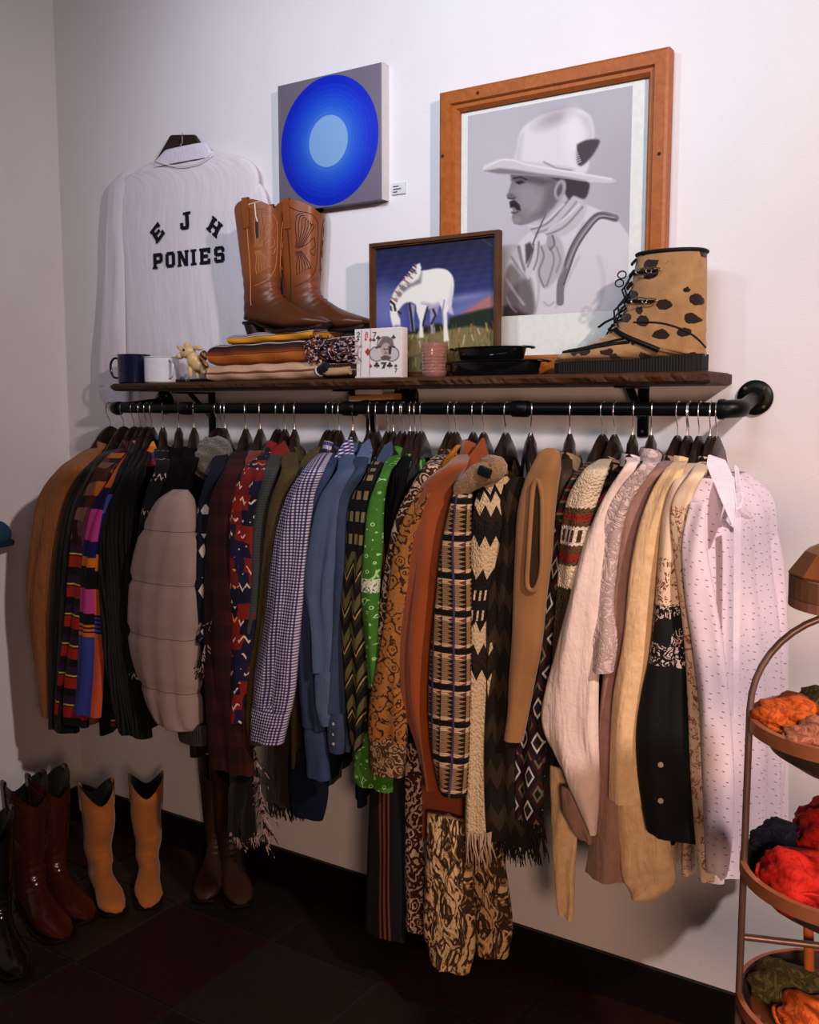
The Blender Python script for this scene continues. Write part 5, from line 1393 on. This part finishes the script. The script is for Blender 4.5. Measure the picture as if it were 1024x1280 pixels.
m_b3 = mat('yellow_serape_wool', lambda c: c.ramp(c.v, [(0, (150, 130, 140)), (.22, (30, 22, 24)), (.28, (196, 180, 170)), (.36, (40, 26, 22)), (.42, (214, 140, 34)), (.9, (150, 84, 24))]), .95, bump=lambda c: c.noise(260, 3), bstr=.6)
slab('folded_blanket', 'beige folded blanket with thin brown stripe, bottom of the stack', 258, 402, 457.5, 451, 478, 473, -0.185, .15, m_b1, 1, zfloor=1)
slab('folded_blanket', 'orange and brown striped folded blanket in the middle of the stack', 259, 392, 431, 423, 457.5, 451, -0.18, .15, m_b2, 2)
slab('folded_blanket', 'small yellow-edged folded blanket on top, under the cowboy boots', 284, 392, 419.5, 408, 431, 423, -0.175, .15, m_b3, 3)
m_thr = mat('dark_banded_throw', lambda c: c.mix(((c.v / .5).frac()).lt(.12), c.mix((c.u / .013).frac().lt(.5) * c.noise(60, 2), (24, 14, 14), (92, 44, 34)), (190, 176, 170)), .95, bump=lambda c: c.noise(120, 3), bstr=.8)
g = slab('fringed_throw', 'dark multicoloured throw with tangled pale fringe beside the card box', 394, 440, 424, 417, 455, 452, -0.165, .12, m_thr, 5)
m_mixy = mat('mixed_blanket_yarn', lambda c: c.pal(c.white(c.vec((c.o[0] * 160).floor(), (c.o[2] * 90).floor(), 1.0)), [(40, 22, 24), (190, 160, 160), (24, 16, 20), (120, 60, 34), (70, 40, 60), (150, 130, 150)]), .95)
rr = random.Random(12); bm = bmesh.new()
for k in range(150):
    p = at(rr.uniform(380, 440), rr.uniform(424, 452), -0.186 + rr.uniform(-.004, .008)); a = rr.uniform(-1.2, 1.2); l = rr.uniform(.015, .035)
    p2 = p + Vector((math.cos(a) * l, -.004, math.sin(a) * l * .6)); pm = (p + p2) / 2 + Vector((0, -.006, rr.uniform(-.008, .008)))
    tube_pts(bm, [p, pm, p2], .0021, 5)
o = obj_bm('fringe', bm, m_mixy, smooth=True); o['kind'] = 'stuff'; W(o, g)
g = slab('rolled_scarf', 'black rolled scarf with white-ringed end at the bottom right of the blankets', 402, 441, 455, 452, 473, 471, -0.185, .10, m_thr, 6, zfloor=1)
m_rolled = mat('beige_roll_end', (176, 138, 104), .9)
W(tube('rolled_end', [at(409, 465, -.188), at(424, 464.5, -.19), at(438, 463, -.188)], .012, m_rolled, n=16), g)
W(tube('ringed_end', [at(398, 466, -.192), at(404, 461, -.196), at(410, 458, -.194)], .015, m_blackwool, n=16), g)
for d in (0, 4): W(tube('white_ring', [at(399 + d, 465 - d * .7, -.193), at(400.5 + d, 463.8 - d * .7, -.194)], .0157, m_edge, n=16), g)

# ------------------------------------------------------------------ boots
COWBOY = [((.070, .345), (-.076, .345), .056), ((.068, .30), (-.072, .30), .053), ((.062, .24), (-.066, .24), .050), ((.056, .18), (-.060, .18), .046), ((.052, .14), (-.056, .13), .042),
          ((.054, .115), (-.060, .085), .039), ((.066, .100), (-.064, .045), .036), ((.088, .085), (-.035, .033), .035), ((.115, .068), (.03, .020), .037),
          ((.145, .054), (.09, .007), .043), ((.178, .043), (.14, .005), .043), ((.208, .033), (.190, .008), .031), ((.228, .020), (.222, .014), .010)]
FURB = [((.170, .285), (.004, .285), .060), ((.178, .24), (.002, .238), .058), ((.188, .19), (.0, .18), .054), ((.206, .145), (.0, .12), .050), ((.232, .108), (-.003, .06), .047), ((.248, .096), (-.003, .034), .048),
        ((.268, .084), (.04, .036), .048), ((.308, .070), (.15, .030), .052), ((.345, .060), (.26, .030), .052), ((.374, .050), (.34, .030), .042), ((.390, .036), (.386, .031), .014)]
def ringpt(prof, a, ph, off=0.0):
    a = max(0, min(len(prof) - 1.0001, a)); k = int(a); f = a - k
    def L(p, q): return p + (q - p) * f
    (ax, az), (bx, bz), w = prof[k]; (cx, cz), (dx, dz), w2 = prof[k + 1]
    A = (L(ax, cx), L(az, cz)); B = (L(bx, dx), L(bz, dz)); w = L(w, w2)
    C = ((A[0] + B[0]) / 2, (A[1] + B[1]) / 2); H = ((A[0] - B[0]) / 2, (A[1] - B[1]) / 2); l = math.hypot(*H)
    c_, s_ = math.cos(ph), math.sin(ph); g = 1 + off / max(l, .01)
    return Vector((C[0] + H[0] * c_ * g, math.copysign(abs(s_) ** .85, s_) * (w + off), C[1] + H[1] * c_ * g))
def boot(name, label, cat, loc, rot, sc, m, msole, mstitch=None, prof=COWBOY, group=None, tilt=0.0, scallop=.035, slouch=0.0, heel=True, straps=True, seed=1, mvamp=None, mlin=None, inner=1):
    root = thing(name, label, cat, loc, group); root.rotation_euler = (0, -tilt, rot); root.scale = (sc, sc, sc)
    n = 60; ns = 40; vs, fs = [], []; rr = random.Random(seed)
    def dz(a, ph):
        t = max(0, 1 - a / 1.4)
        return t * (scallop * (abs(math.sin(ph)) ** 1.3) - scallop * .6)
    top = len(prof) - 1
    for i in range(n + 1):
        a = top * i / n
        for k in range(ns):
            ph = 2 * math.pi * k / ns; p = ringpt(prof, a, ph)
            p.z += dz(a, ph)
            if slouch: p.x += slouch * math.sin(a * 2.3 + seed) * .012; p.y += slouch * .010 * math.sin(a * 1.9 + 1 + seed)
            cr = .0012 * math.sin(a * 9 + ph * 2) * (3 < a < 7)
            vs.append(p + Vector((cr, 0, cr)))
    for i in range(n):
        for k in range(ns): fs.append((i * ns + k, i * ns + (k + 1) % ns, (i + 1) * ns + (k + 1) % ns, (i + 1) * ns + k))
    fs.append(tuple(n * ns + k for k in range(ns))[::-1])
    mesh_obj('leather_upper', vs, fs, m, root)
    # lining
    vs, fs = [], []
    for i in range(7):
        for k in range(ns):
            ph = 2 * math.pi * k / ns; p = ringpt(prof, i * .5, ph, -.003 if i else 0); p.z += dz(i * .5, ph)
            if slouch: p.x += slouch * math.sin(i * .5 * 2.3 + seed) * .012; p.y += slouch * .010 * math.sin(i * .5 * 1.9 + 1 + seed)
            vs.append(p)
    for i in range(6):
        for k in range(ns): fs.append((i * ns + k, (i + 1) * ns + k, (i + 1) * ns + (k + 1) % ns, i * ns + (k + 1) % ns))
    fs.append(tuple(6 * ns + k for k in range(ns)))
    mesh_obj('lining', vs, fs, mlin or m_brownleather, root)
    # sole outline follows the bottom rings
    L_, Rr_ = [], []
    hx_ = prof[6][1][0] if prof is COWBOY else -.003
    xe = prof[-1][0][0]; nn = 26; zt0 = []
    for i in range(nn + 1):
        f = i / nn; x = hx_ + (xe - hx_) * f
        wd = .033 + .014 * math.sin(max(0, f - .35) / .65 * math.pi) if prof is COWBOY else .046 + .012 * math.sin(f * math.pi)
        wd *= min(1, math.sqrt(max(0, 1 - ((f - .90) / .10) ** 2)) if f > .90 else 1) * min(1, .55 + f * 9)
        if prof is COWBOY: zb = .031 * max(0, 1 - max(0, f - .18) / .28) ** 1.5 + .012 * max(0, (f - .8) / .2) ** 2; zb = zb if f > .18 else .031; th = .0065
        else: zb = .0; th = .028 + .014 * max(0, 1 - f * 2.2)
        L_.append((x, wd, zb, th))
    bm = bmesh.new(); rings = []
    for x, wd, zb, th in L_:
        wd = max(wd, .002)
        rings.append([bm.verts.new(q) for q in ((x, -wd, zb), (x, wd, zb), (x, wd + .001, zb + th), (x, -wd - .001, zb + th))])
    for a, b in zip(rings, rings[1:]):
        for k in range(4): bm.faces.new((a[k], a[(k + 1) % 4], b[(k + 1) % 4], b[k]))
    bm.faces.new(rings[0]); bm.faces.new(rings[-1][::-1])
    obj_bm('sole', bm, msole, root)
    if heel:
        bm = bmesh.new(); r1, r2 = [], []
        for k in range(16):
            a = 2 * math.pi * k / 16; cx, cy = math.cos(a), math.sin(a)
            r1.append(bm.verts.new((-.034 + .030 * cx if cx < 0 else -.034 + .024 * cx, .032 * cy, .032))); r2.append(bm.verts.new((-.030 + .024 * cx, .026 * cy, 0)))
        for k in range(16): bm.faces.new((r1[k], r1[(k + 1) % 16], r2[(k + 1) % 16], r2[k]))
        bm.faces.new(r1); bm.faces.new(r2[::-1]); obj_bm('heel', bm, msole, root)
    if straps:
        for s_ in (1, -1):
            ph = s_ * R(92); bm = bmesh.new()
            pts = [ringpt(prof, a, ph, .002) + Vector((0, 0, dz(a, ph))) for a in (1.3, .9, .5, .15)]
            tp = pts[-1] + Vector((0, -s_ * .001, .012)); pts += [tp, tp + Vector((0, -s_ * .006, 0)), ringpt(prof, .15, ph, -.006) + Vector((0, 0, dz(0, ph)))]
            prev = None
            for p in pts:
                e = [bm.verts.new(p + Vector((-.011, 0, 0))), bm.verts.new(p + Vector((.011, 0, 0)))]
                if prev: bm.faces.new((prev[0], prev[1], e[1], e[0]))
                prev = e
            o = obj_bm('pull_strap', bm, m, root); md = o.modifiers.new('thick', 'SOLIDIFY'); md.thickness = .0022; md.offset = 0
    if mstitch:
        bm = bmesh.new()
        for s_ in (1, -1):
            def cv(pts, r=.0009):
                tube_pts(bm, [ringpt(prof, a, s_ * R(p), .0006) + Vector((0, 0, dz(a, R(p)))) for a, p in catmull(pts, 14)], r, 4, False)
            for k in range(7):
                g = k * 8.5
                cv([(2.15, 74 - k * 3), (1.75, 70 - g * .55), (1.25, 72 - g * .95), (.75 + k * .06, 66 - g * .75), (.62 + k * .1, 52 - g * .42)])
            for k in range(6):
                g = k * 9
                cv([(2.3, 74 - k * 3), (2.65, 70 - g * .6), (3.05, 74 - g), (3.5 - k * .08, 72 - g * .8)])
            cv([(2.2, 70), (2.0, 40), (1.7, 22), (2.1, 16), (2.3, 34), (2.5, 20), (2.2, 12)]); cv([(.35, 84), (.55, 60), (.5, 30), (.9, 10), (2.2, 6), (3.2, 12), (3.9, 40), (4.2, 84)])
        o = obj_bm('stitching', bm, mstitch, root); o['kind'] = 'stuff'
    for s_ in (1, -1):   # side seam piping
        if prof is COWBOY:
            tube('side_seam', [ringpt(prof, a, s_ * R(92 + 4 * max(0, a - 3)), .0008) + Vector((0, 0, dz(a, R(92)))) for a in [x * .35 for x in range(0, 17)]], .0013, mstitch or msole, root, n=6)
    return root
def leather(name, a, b, r=.42):
    return mat(name, lambda c: c.mix(c.noise(9, 5), a, b), r, bump=lambda c: c.noise(70, 4), bstr=.2, spec=.45)
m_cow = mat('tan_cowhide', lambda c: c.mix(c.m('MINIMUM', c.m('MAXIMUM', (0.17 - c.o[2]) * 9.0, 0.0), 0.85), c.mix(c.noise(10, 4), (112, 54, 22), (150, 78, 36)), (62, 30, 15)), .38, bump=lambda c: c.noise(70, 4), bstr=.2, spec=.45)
m_solebrown = mat('dark_stacked_leather', (30, 15, 9), .5)
m_stc = mat('tan_stitch', (190, 126, 76), .7)
m_std = mat('dark_stitch', (50, 24, 12), .7)
SBZ = at(318, 419.5, -.13).z
xA = at(303, 418, -.15).x
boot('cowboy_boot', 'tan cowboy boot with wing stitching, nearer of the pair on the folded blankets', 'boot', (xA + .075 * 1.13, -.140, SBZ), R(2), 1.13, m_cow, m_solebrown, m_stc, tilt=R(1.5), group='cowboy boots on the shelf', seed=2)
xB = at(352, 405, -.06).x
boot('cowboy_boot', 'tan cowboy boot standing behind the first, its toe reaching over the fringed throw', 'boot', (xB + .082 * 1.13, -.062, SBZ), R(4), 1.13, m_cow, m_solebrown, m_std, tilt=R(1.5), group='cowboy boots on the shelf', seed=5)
# black zip pull and white clip on the near boot
g = [o for o in bpy.data.objects if o.get('label', '').startswith('tan cowboy boot with wing')][0]
W(tube('clip', [at(313, 275, -.215), at(328, 271, -.215)], .0012, m_edge, n=6), g)
W(tube('clip', [at(320, 274, -.215), at(321, 288, -.215), at(323, 294, -.213)], .0016, m_edge, n=6), g)
W(tube('pull_tab', [at(322, 294, -.212), at(322.5, 312, -.21)], .0034, m_solebrown, n=8), g)

# spotted hide boot with laces
m_hide = mat('spotted_hide', lambda c: c.mix(c.voro(20, c.vec(c.o[0] * .9, c.o[1] * .8, c.o[2] * 1.4), rnd=.8).lt(c.noise(24, 5) * .78 - .03), c.mix(c.noise(34, 5), (136, 94, 56), (182, 138, 92)), (34, 16, 10)), .9,
             bump=lambda c: c.noise(200, 4), bstr=.5, sheen=.3)
m_rub = mat('black_rubber_sole', (16, 15, 13), .7, bump=lambda c: (c.o[0] * 900).sin(), bstr=.4)
bx = at(878, 455, -.14).x
HB = boot('spotted_boot', 'spotted hide lace-up boot with thick black sole at the right end of the shelf', 'boot', (bx, -.125, shelf_top(bx - .2) + .0008), R(180), 1.0, m_hide, m_rub, prof=FURB, heel=False, straps=False, scallop=-.004, seed=4, mlin=m_blackwool)
def hb(x, y, z): return Vector((x, y, z))
m_blk = mat('black_cord', (12, 11, 12), .7)
tube('top_binding', [ringpt(FURB, 0, 2 * math.pi * k / 36, .001) for k in range(37)], .0045, m_blk, HB, n=8)
tube('moccasin_seam', [ringpt(FURB, a, R(p), .0015) for a, p in catmull([(5.2, 70), (6, 62), (7, 55), (8, 45), (8.6, 0), (8, -45), (7, -55), (6, -62), (5.2, -70)], 40)], .0042, m_blk, HB, n=8)
tube('moccasin_seam', [ringpt(FURB, a, R(p), .0015) for a, p in catmull([(4.6, 60), (5.6, 52), (6.6, 44), (7.7, 36), (8.2, 0), (7.7, -36), (6.6, -44), (5.6, -52), (4.6, -60)], 40)], .003, m_blk, HB, n=8)
for s_ in (1,):
    tube('ankle_strap', [ringpt(FURB, a, R(p), .003) for a, p in catmull([(3.9, 32), (4.6, 62), (5.1, 90), (5.6, 112)], 14)], .0065, m_blackleather, HB, n=8)
    tube('instep_seam', [ringpt(FURB, a, R(p), .001) for a, p in catmull([(3.4, 60), (3.3, 100), (3.6, 140), (4.1, 176)], 16)], .0022, m_blk, HB, n=6)
for a in (1.0, 2.35):
    c0 = ringpt(FURB, a, R(62), .006)
    tube('buckle_ring', [c0 + Vector((.020 * math.cos(t), .004, .0085 * math.sin(t))) for t in [2 * math.pi * k / 20 for k in range(21)]], .0017, m_steel, HB, n=6)
    c1 = ringpt(FURB, a, R(78), .005)
    tube('buckle_ring', [c1 + Vector((.018 * math.cos(t), .004, .007 * math.sin(t))) for t in [2 * math.pi * k / 20 for k in range(21)]], .0015, m_steel, HB, n=6)
    tube('buckle_strap', [ringpt(FURB, a, R(p), .004) for p in (20, 40, 62, 84)], .004, m_blackleather, HB, n=8)
rr = random.Random(7)
for k in range(7):
    a0 = .3 + k * .6
    tube('lace', [ringpt(FURB, a0 + .25 * math.sin(t * 1.3), R(38 - t * 13), .006 + .004 * math.sin(t)) for t in range(6)], .0028, m_blk, HB, n=6)
for k in range(9):
    p = ringpt(FURB, 1.0 + k * .33, R(rr.uniform(-10, 24)), .008); q = p + Vector((rr.uniform(.004, .022), rr.uniform(-.004, .014), rr.uniform(-.06, -.02)))
    tube('lace', [p, (p + q) / 2 + Vector((.012, .004, 0)), q], .0026, m_blk, HB, n=6)
for cz, cx in ((1.0, .012), (1.4, .020)):
    p = ringpt(FURB, cz, R(14), .012)
    tube('lace_loop', [p + Vector((.012 + .011 * math.cos(t) + cx * .3, .004, .009 * math.sin(t))) for t in [2 * math.pi * k / 14 for k in range(15)]], .0018, m_blk, HB, n=6)
p = ringpt(FURB, 3.2, R(16), .01); tube('lace', [p, p + Vector((.028, .004, -.012)), p + Vector((.046, .004, -.024))], .0034, m_blk, HB, n=6)

# boots on the floor
m_tanrough = mat('tan_roughout', lambda c: c.mix(c.noise(8, 5), (120, 62, 22), (186, 110, 50)), .9, bump=lambda c: c.noise(60, 4), bstr=.4, sheen=.2)
m_oxblood = leather('oxblood_leather', (30, 11, 6), (74, 28, 13), .22)
m_dkbrown = leather('dark_brown_leather', (34, 18, 10), (62, 36, 20), .5)
m_blkboot = leather('black_boot_leather', (10, 9, 9), (20, 17, 15), .15)
def floor_boot(label, ut, vt, yaw, sc, m, group, ms=None, seed=1, slouch=0):
    T = atz(ut, vt, .012); d = Vector((math.cos(yaw), math.sin(yaw), 0)); H = T - d * .222 * sc
    boot('cowboy_boot', label, 'boot', (H.x, H.y, .0012), yaw, sc, m, m_solebrown, ms, group=group, seed=seed, slouch=slouch, mlin=m_blackwool, scallop=.06)
floor_boot('sandy tan roughout boot on the floor, left one of its pair', 147, 1144, R(-26), 1.04, m_tanrough, 'tan boots on the floor', seed=3, slouch=.3)
floor_boot('sandy tan roughout boot on the floor, right one of its pair', 186, 1136, R(-42), 1.04, m_tanrough, 'tan boots on the floor', seed=6, slouch=.3)
floor_boot('dark brown boot below the plaid poncho fringe, left one of its pair', 254, 1128, R(-58), 1.16, m_dkbrown, 'dark brown boots on the floor', seed=4)
floor_boot('dark brown boot below the plaid poncho fringe, right one of its pair', 303, 1134, R(-38), 1.16, m_dkbrown, 'dark brown boots on the floor', seed=8)
floor_boot('glossy oxblood boot on the floor by the left wall, nearer of its pair', 82, 1176, R(-14), 1.24, m_oxblood, 'oxblood boots on the floor', m_std, seed=5)
floor_boot('glossy oxblood boot on the floor by the left wall, farther of its pair', 112, 1152, R(-12), 1.2, m_oxblood, 'oxblood boots on the floor', m_std, seed=7)
floor_boot('black polished boot cut off by the left edge near the floor', 26, 1222, R(-20), 1.15, m_blkboot, None, seed=9)

# calf figurine
m_calf = mat('cream_brown_ceramic', lambda c: c.mix(c.noise(26, 3), (196, 152, 98), (226, 194, 146)), .3, spec=.5)
m_calfb = mat('brown_glazed_stripes', lambda c: c.mix((c.o[0] * 300 + c.o[2] * 320).sin().gt(.2), (60, 34, 20), (150, 104, 64)), .3, spec=.5)
q = at(243, 474, -.16); q.z = shelf_top(q.x) + .0105
CF = thing('calf_figurine', 'small cream and brown ceramic calf figurine facing left beside the blankets', 'figurine', q)
bm = bmesh.new()
def blob(u, v, Y, rx, ry, rz_, rot=0):
    c = at(u, v, Y); r = bmesh.ops.create_icosphere(bm, subdivisions=3, radius=1)
    bmesh.ops.transform(bm, matrix=Matrix.Translation(c) @ Matrix.Rotation(R(rot), 4, 'Y') @ Matrix.Diagonal((rx, ry, rz_, 1)), verts=r['verts'])
blob(235, 440, -.175, .030, .020, .021, -10); blob(225, 445, -.178, .015, .014, .011); blob(242, 450, -.168, .022, .020, .026, 20); blob(248, 456, -.16, .030, .022, .022)
blob(238, 463, -.172, .009, .009, .026, -8); blob(247, 465, -.15, .010, .009, .024); blob(256, 461, -.155, .014, .016, .020)
blob(225, 435, -.172, .016, .008, .007, 35); blob(247, 435, -.176, .024, .009, .008, 8); blob(234, 432, -.173, .014, .012, .011)
o = W(obj_bm('calf_body', bm, m_calf, smooth=True), CF)
md = o.modifiers.new('melt', 'REMESH'); md.mode = 'VOXEL'; md.voxel_size = .0022; md.use_smooth_shade = True
ms_ = o.modifiers.new('smooth', 'SMOOTH'); ms_.iterations = 4
bm = bmesh.new(); blob(254, 446, -.172, .016, .010, .022, 25); blob(256, 456, -.176, .015, .009, .012, 40)
o = W(obj_bm('brown_saddle', bm, m_calfb, smooth=True), CF)
for Yy in (-.196,): W(lathe('eye', [(0, -.004), (.0035, -.002), (.004, .001), (0, .003)], m_blackleather, n=12, M=Matrix.Translation(at(229.5, 437.5, Yy)) @ Matrix.Rotation(R(90), 4, 'X')), CF)
W(lathe('nostril', [(0, -.002), (.0018, 0), (0, .001)], m_calfb, n=8, M=Matrix.Translation(at(220.5, 446, -.192)) @ Matrix.Rotation(R(90), 4, 'X')), CF)
a, b = at(226, 470, -.16), at(258, 470, -.16); zt = shelf_top(a.x)
TR = thing('trinket_tray', 'small black tray under the calf figurine', 'tray', ((a.x + b.x) / 2, -.155, zt))
W(box('tray_body', ((a.x + b.x) / 2, -.150, zt + .0055), (b.x - a.x, .07, .0095), m_blackleather, bev=.002), TR)
q = at(236, 474, -.19); zt = shelf_top(q.x)
BL = thing('silver_bead', 'shiny silver bead on the shelf edge below the calf figurine', 'bead', (q.x, -.194, zt))
lathe('bead', [(0, 0), (.006, .0015), (.009, .008), (.006, .0145), (0, .016)], m_steel, BL, n=20)
# ------------------------------------------------------------------ wire basket stand at the right
m_wire = mat('grey_painted_wire', (120, 96, 92), .4, .5)
m_bowl = mat('grey_metal_bowl', (74, 66, 64), .45, .4)
m_copper = mat('copper_rim', (176, 110, 76), .4, .5)
SYY = -0.95
C0 = at(1072, 895, SYY)
FX, FYY = C0.x, C0.y
ST = thing('basket_stand', 'tiered wire stand holding round metal bowls at the right edge', 'stand', (FX, FYY, 0))
def zof(v): return at(1072, v, SYY).z
rb = (C0 - at(943, 895, SYY)).length * .98
for nm, vv, r in (('upper', 905, rb), ('lower', 1092, rb * 1.03), ('floor', 1262, rb * 1.02)):
    z = zof(vv)
    W(lathe('bowl', [(0, z - .075), (r * .55, z - .07), (r * .82, z - .045), (r * .97, z - .012), (r, z), (r - .004, z), (r * .80, z - .040), (r * .5, z - .062), (0, z - .066)], m_bowl, n=64, M=Matrix.Translation((FX, FYY, 0))), ST)
    W(lathe('bowl_rim', [(r + .001, z - .020), (r + .006, z - .018), (r + .006, z + .002), (r - .002, z + .003), (r + .001, z - .020)], m_copper, n=64, M=Matrix.Translation((FX, FYY, 0))), ST)
ztop = zof(765); zu = zof(895)
for k in range(4):
    a = R(200 + 90 * k); cx, cy = math.cos(a), math.sin(a); r = rb * 1.03
    W(tube('leg', [(FX + cx * r, FYY + cy * r, .0), (FX + cx * r, FYY + cy * r, zof(1262)), (FX + cx * r, FYY + cy * r, zu)], .0055, m_wire, n=8), ST)
    pts = [(FX + cx * r * math.cos(t), FYY + cy * r * math.cos(t), zu + (ztop - zu) * math.sin(t)) for t in [R(x * 8.5) for x in range(9)]]
    W(tube('arch_wire', pts, .0055, m_wire, n=8), ST)
W(tube('cross_bar', [(FX + math.cos(R(200)) * rb, FYY + math.sin(R(200)) * rb, zof(1190)), (FX + math.cos(R(20)) * rb, FYY + math.sin(R(20)) * rb, zof(1190))], .0055, m_wire, n=8), ST)
W(tube('cross_bar', [(FX + math.cos(R(290)) * rb, FYY + math.sin(R(290)) * rb, zof(1190)), (FX + math.cos(R(110)) * rb, FYY + math.sin(R(110)) * rb, zof(1190))], .0055, m_wire, n=8), ST)
W(lathe('top_plate', [(0, ztop), (rb * .42, ztop), (rb * .42, ztop + .006), (0, ztop + .006)], m_wire, n=40, M=Matrix.Translation((FX, FYY, 0))), ST)
# cap on top
m_cap = mat('tan_leather_cap', lambda c: c.mix(c.noise(12, 4), (104, 60, 30), (146, 92, 52)), .45, bump=lambda c: c.noise(50, 3), bstr=.3)
m_band = mat('taupe_cap_band', (126, 90, 72), .8)
CP = thing('leather_hat', 'tan leather cap resting on top of the basket stand', 'hat', (FX, FYY, ztop + .007))
rc = rb * .70; zc = ztop + .007
def faceted(prof, m, nm, n=10):
    bm = bmesh.new(); lathe_bm(bm, prof, n, Matrix.Translation((FX, FYY, 0)) @ Matrix.Rotation(R(18), 4, 'Z'))
    return W(obj_bm(nm, bm, m), CP)
faceted([(rc * .98, zc + .018), (rc * 1.0, zc + .046), (rc * 1.02, zc + .050), (rc * .80, zc + .082), (rc * .45, zc + .100), (0, zc + .106)], m_cap, 'crown', 12)
faceted([(rc * .985, zc + .014), (rc * 1.0, zc + .015), (rc * 1.005, zc + .045), (rc * .985, zc + .046)], m_band, 'band', 40)
faceted([(rc * .8, zc + .0), (rc * 1.0, zc), (rc * 1.0, zc + .014), (rc * .8, zc + .014)], mat('pinkish_brim', (150, 104, 92), .8), 'brim', 40)
# folded bandanas and knit caps in the bowls
def wad(name, label, cat, x, y, z, r, m, group, seed, flat=.62):
    root = thing(name, label, cat, (FX + x, FYY + y, z), group)
    bm = bmesh.new(); bmesh.ops.create_icosphere(bm, subdivisions=4, radius=1); rr = random.Random(seed); p = [rr.uniform(0, 6) for _ in range(5)]
    for v in bm.verts:
        c = v.co; k = 1 + .10 * math.sin(c.x * 5 + p[0] + c.y * 3) + .08 * math.sin(c.y * 9 + p[1] + c.z * 5) + .04 * math.sin(c.z * 15 + p[2] + c.x * 8)
        v.co = Vector((c.x * r * k, c.y * r * k, c.z * r * flat * k))
    obj_bm('folded_cloth', bm, m, root, smooth=True)
    tube('hem', [(r * 1.02 * math.cos(t), r * 1.02 * math.sin(t), r * .14 * math.sin(3 * t + seed)) for t in [R(a * 15) for a in range(25)]], .0028, m, root, n=6)
def printcloth(name, a, b):
    return mat(name, lambda c: c.mix((c.noise(30, 3, dist=3) * 20).sin().gt(.3), a, b), .85, bump=cloth_bump)
m_or = printcloth('orange_bandana', (186, 84, 24), (150, 60, 18)); m_gr = printcloth('olive_bandana', (62, 58, 30), (98, 88, 50)); m_pk = printcloth('dusty_rose_bandana', (166, 104, 82), (130, 76, 60))
m_rd = printcloth('red_bandana', (178, 26, 14), (150, 16, 10)); m_dk = printcloth('navy_bandana', (18, 22, 40), (34, 40, 64)); m_yl = printcloth('mustard_bandana', (150, 104, 44), (116, 76, 30))
z2, z3, z4 = zof(905) - .014, zof(1092) - .010, zof(1262) - .014
gb = 'bandanas in the upper bowl'
wad('rolled_bandana', 'orange rolled bandana at the left of the upper bowl', 'bandana', -.085, -.030, z2 + .015, .055, m_or, gb, 1)
wad('rolled_bandana', 'olive bandana behind the orange one in the upper bowl', 'bandana', -.035, .055, z2 + .02, .055, m_gr, gb, 2)
wad('rolled_bandana', 'mustard bandana at the back of the upper bowl', 'bandana', .03, -.005, z2 + .035, .060, m_yl, gb, 3)
wad('rolled_bandana', 'dusty rose bandana at the front of the upper bowl', 'bandana', -.035, -.095, z2 + .008, .048, m_pk, gb, 4)
gb = 'bandanas in the lower bowl'
wad('rolled_bandana', 'bright red bandana at the front left of the lower bowl', 'bandana', -.060, -.075, z3 + .012, .056, m_rd, gb, 5, .8)
wad('rolled_bandana', 'bright red bandana heaped in the middle of the lower bowl', 'bandana', -.015, .01, z3 + .045, .060, m_rd, gb, 6, .9)
wad('rolled_bandana', 'navy blue bandana at the left of the lower bowl', 'bandana', -.100, .020, z3 + .022, .050, m_dk, gb, 7)
wad('rolled_bandana', 'red bandana at the back of the lower bowl', 'bandana', -.050, .085, z3 + .04, .045, m_rd, gb, 8, .9)
gb = 'bandanas in the floor bowl'
wad('rolled_bandana', 'olive bandana in the lowest bowl near the floor', 'bandana', -.085, .0, z4 + .015, .055, m_gr, gb, 9)
wad('rolled_bandana', 'orange bandana at the front of the lowest bowl', 'bandana', -.03, -.07, z4 + .015, .055, m_or, gb, 10)
WS = thing('wooden_stick', 'short orange wooden stick standing in the lowest bowl', 'stick', (FX - .055, FYY + .03, z4))
W(tube('stick', [(FX - .055, FYY + .03, z4 + .03), (FX - .06, FYY + .03, z4 + .115)], .008, mat('orange_wood', (176, 92, 44), .6), n=12), WS)

# blue hat on a wall peg, cut by the left edge
q = atx(-17, 668, 0.0)
BH = thing('blue_knit_hat', 'blue knit hat hanging on the left wall, cut by the edge', 'hat', (.05, q.y, q.z))
bm = bmesh.new(); bmesh.ops.create_icosphere(bm, subdivisions=4, radius=1)
for v in bm.verts: v.co = Vector((v.co.x * .05, v.co.y * .06, v.co.z * .055 * (1.0 if v.co.z > 0 else .8)))
obj_bm('crown', bm, mat('blue_knit', (40, 74, 104), .95, bump=lambda c: (c.o[2] * 900).sin(), bstr=.6), BH, smooth=True)
tube('brim', [(.050 * math.cos(t), .060 * math.sin(t), -.03) for t in [R(a * 15) for a in range(25)]], .010, mat('dark_blue_knit', (22, 40, 64), .95), BH, n=8)
tube('peg', [(-.05, 0, .03), (.02, 0, .045)], .006, m_hang, BH, n=10)
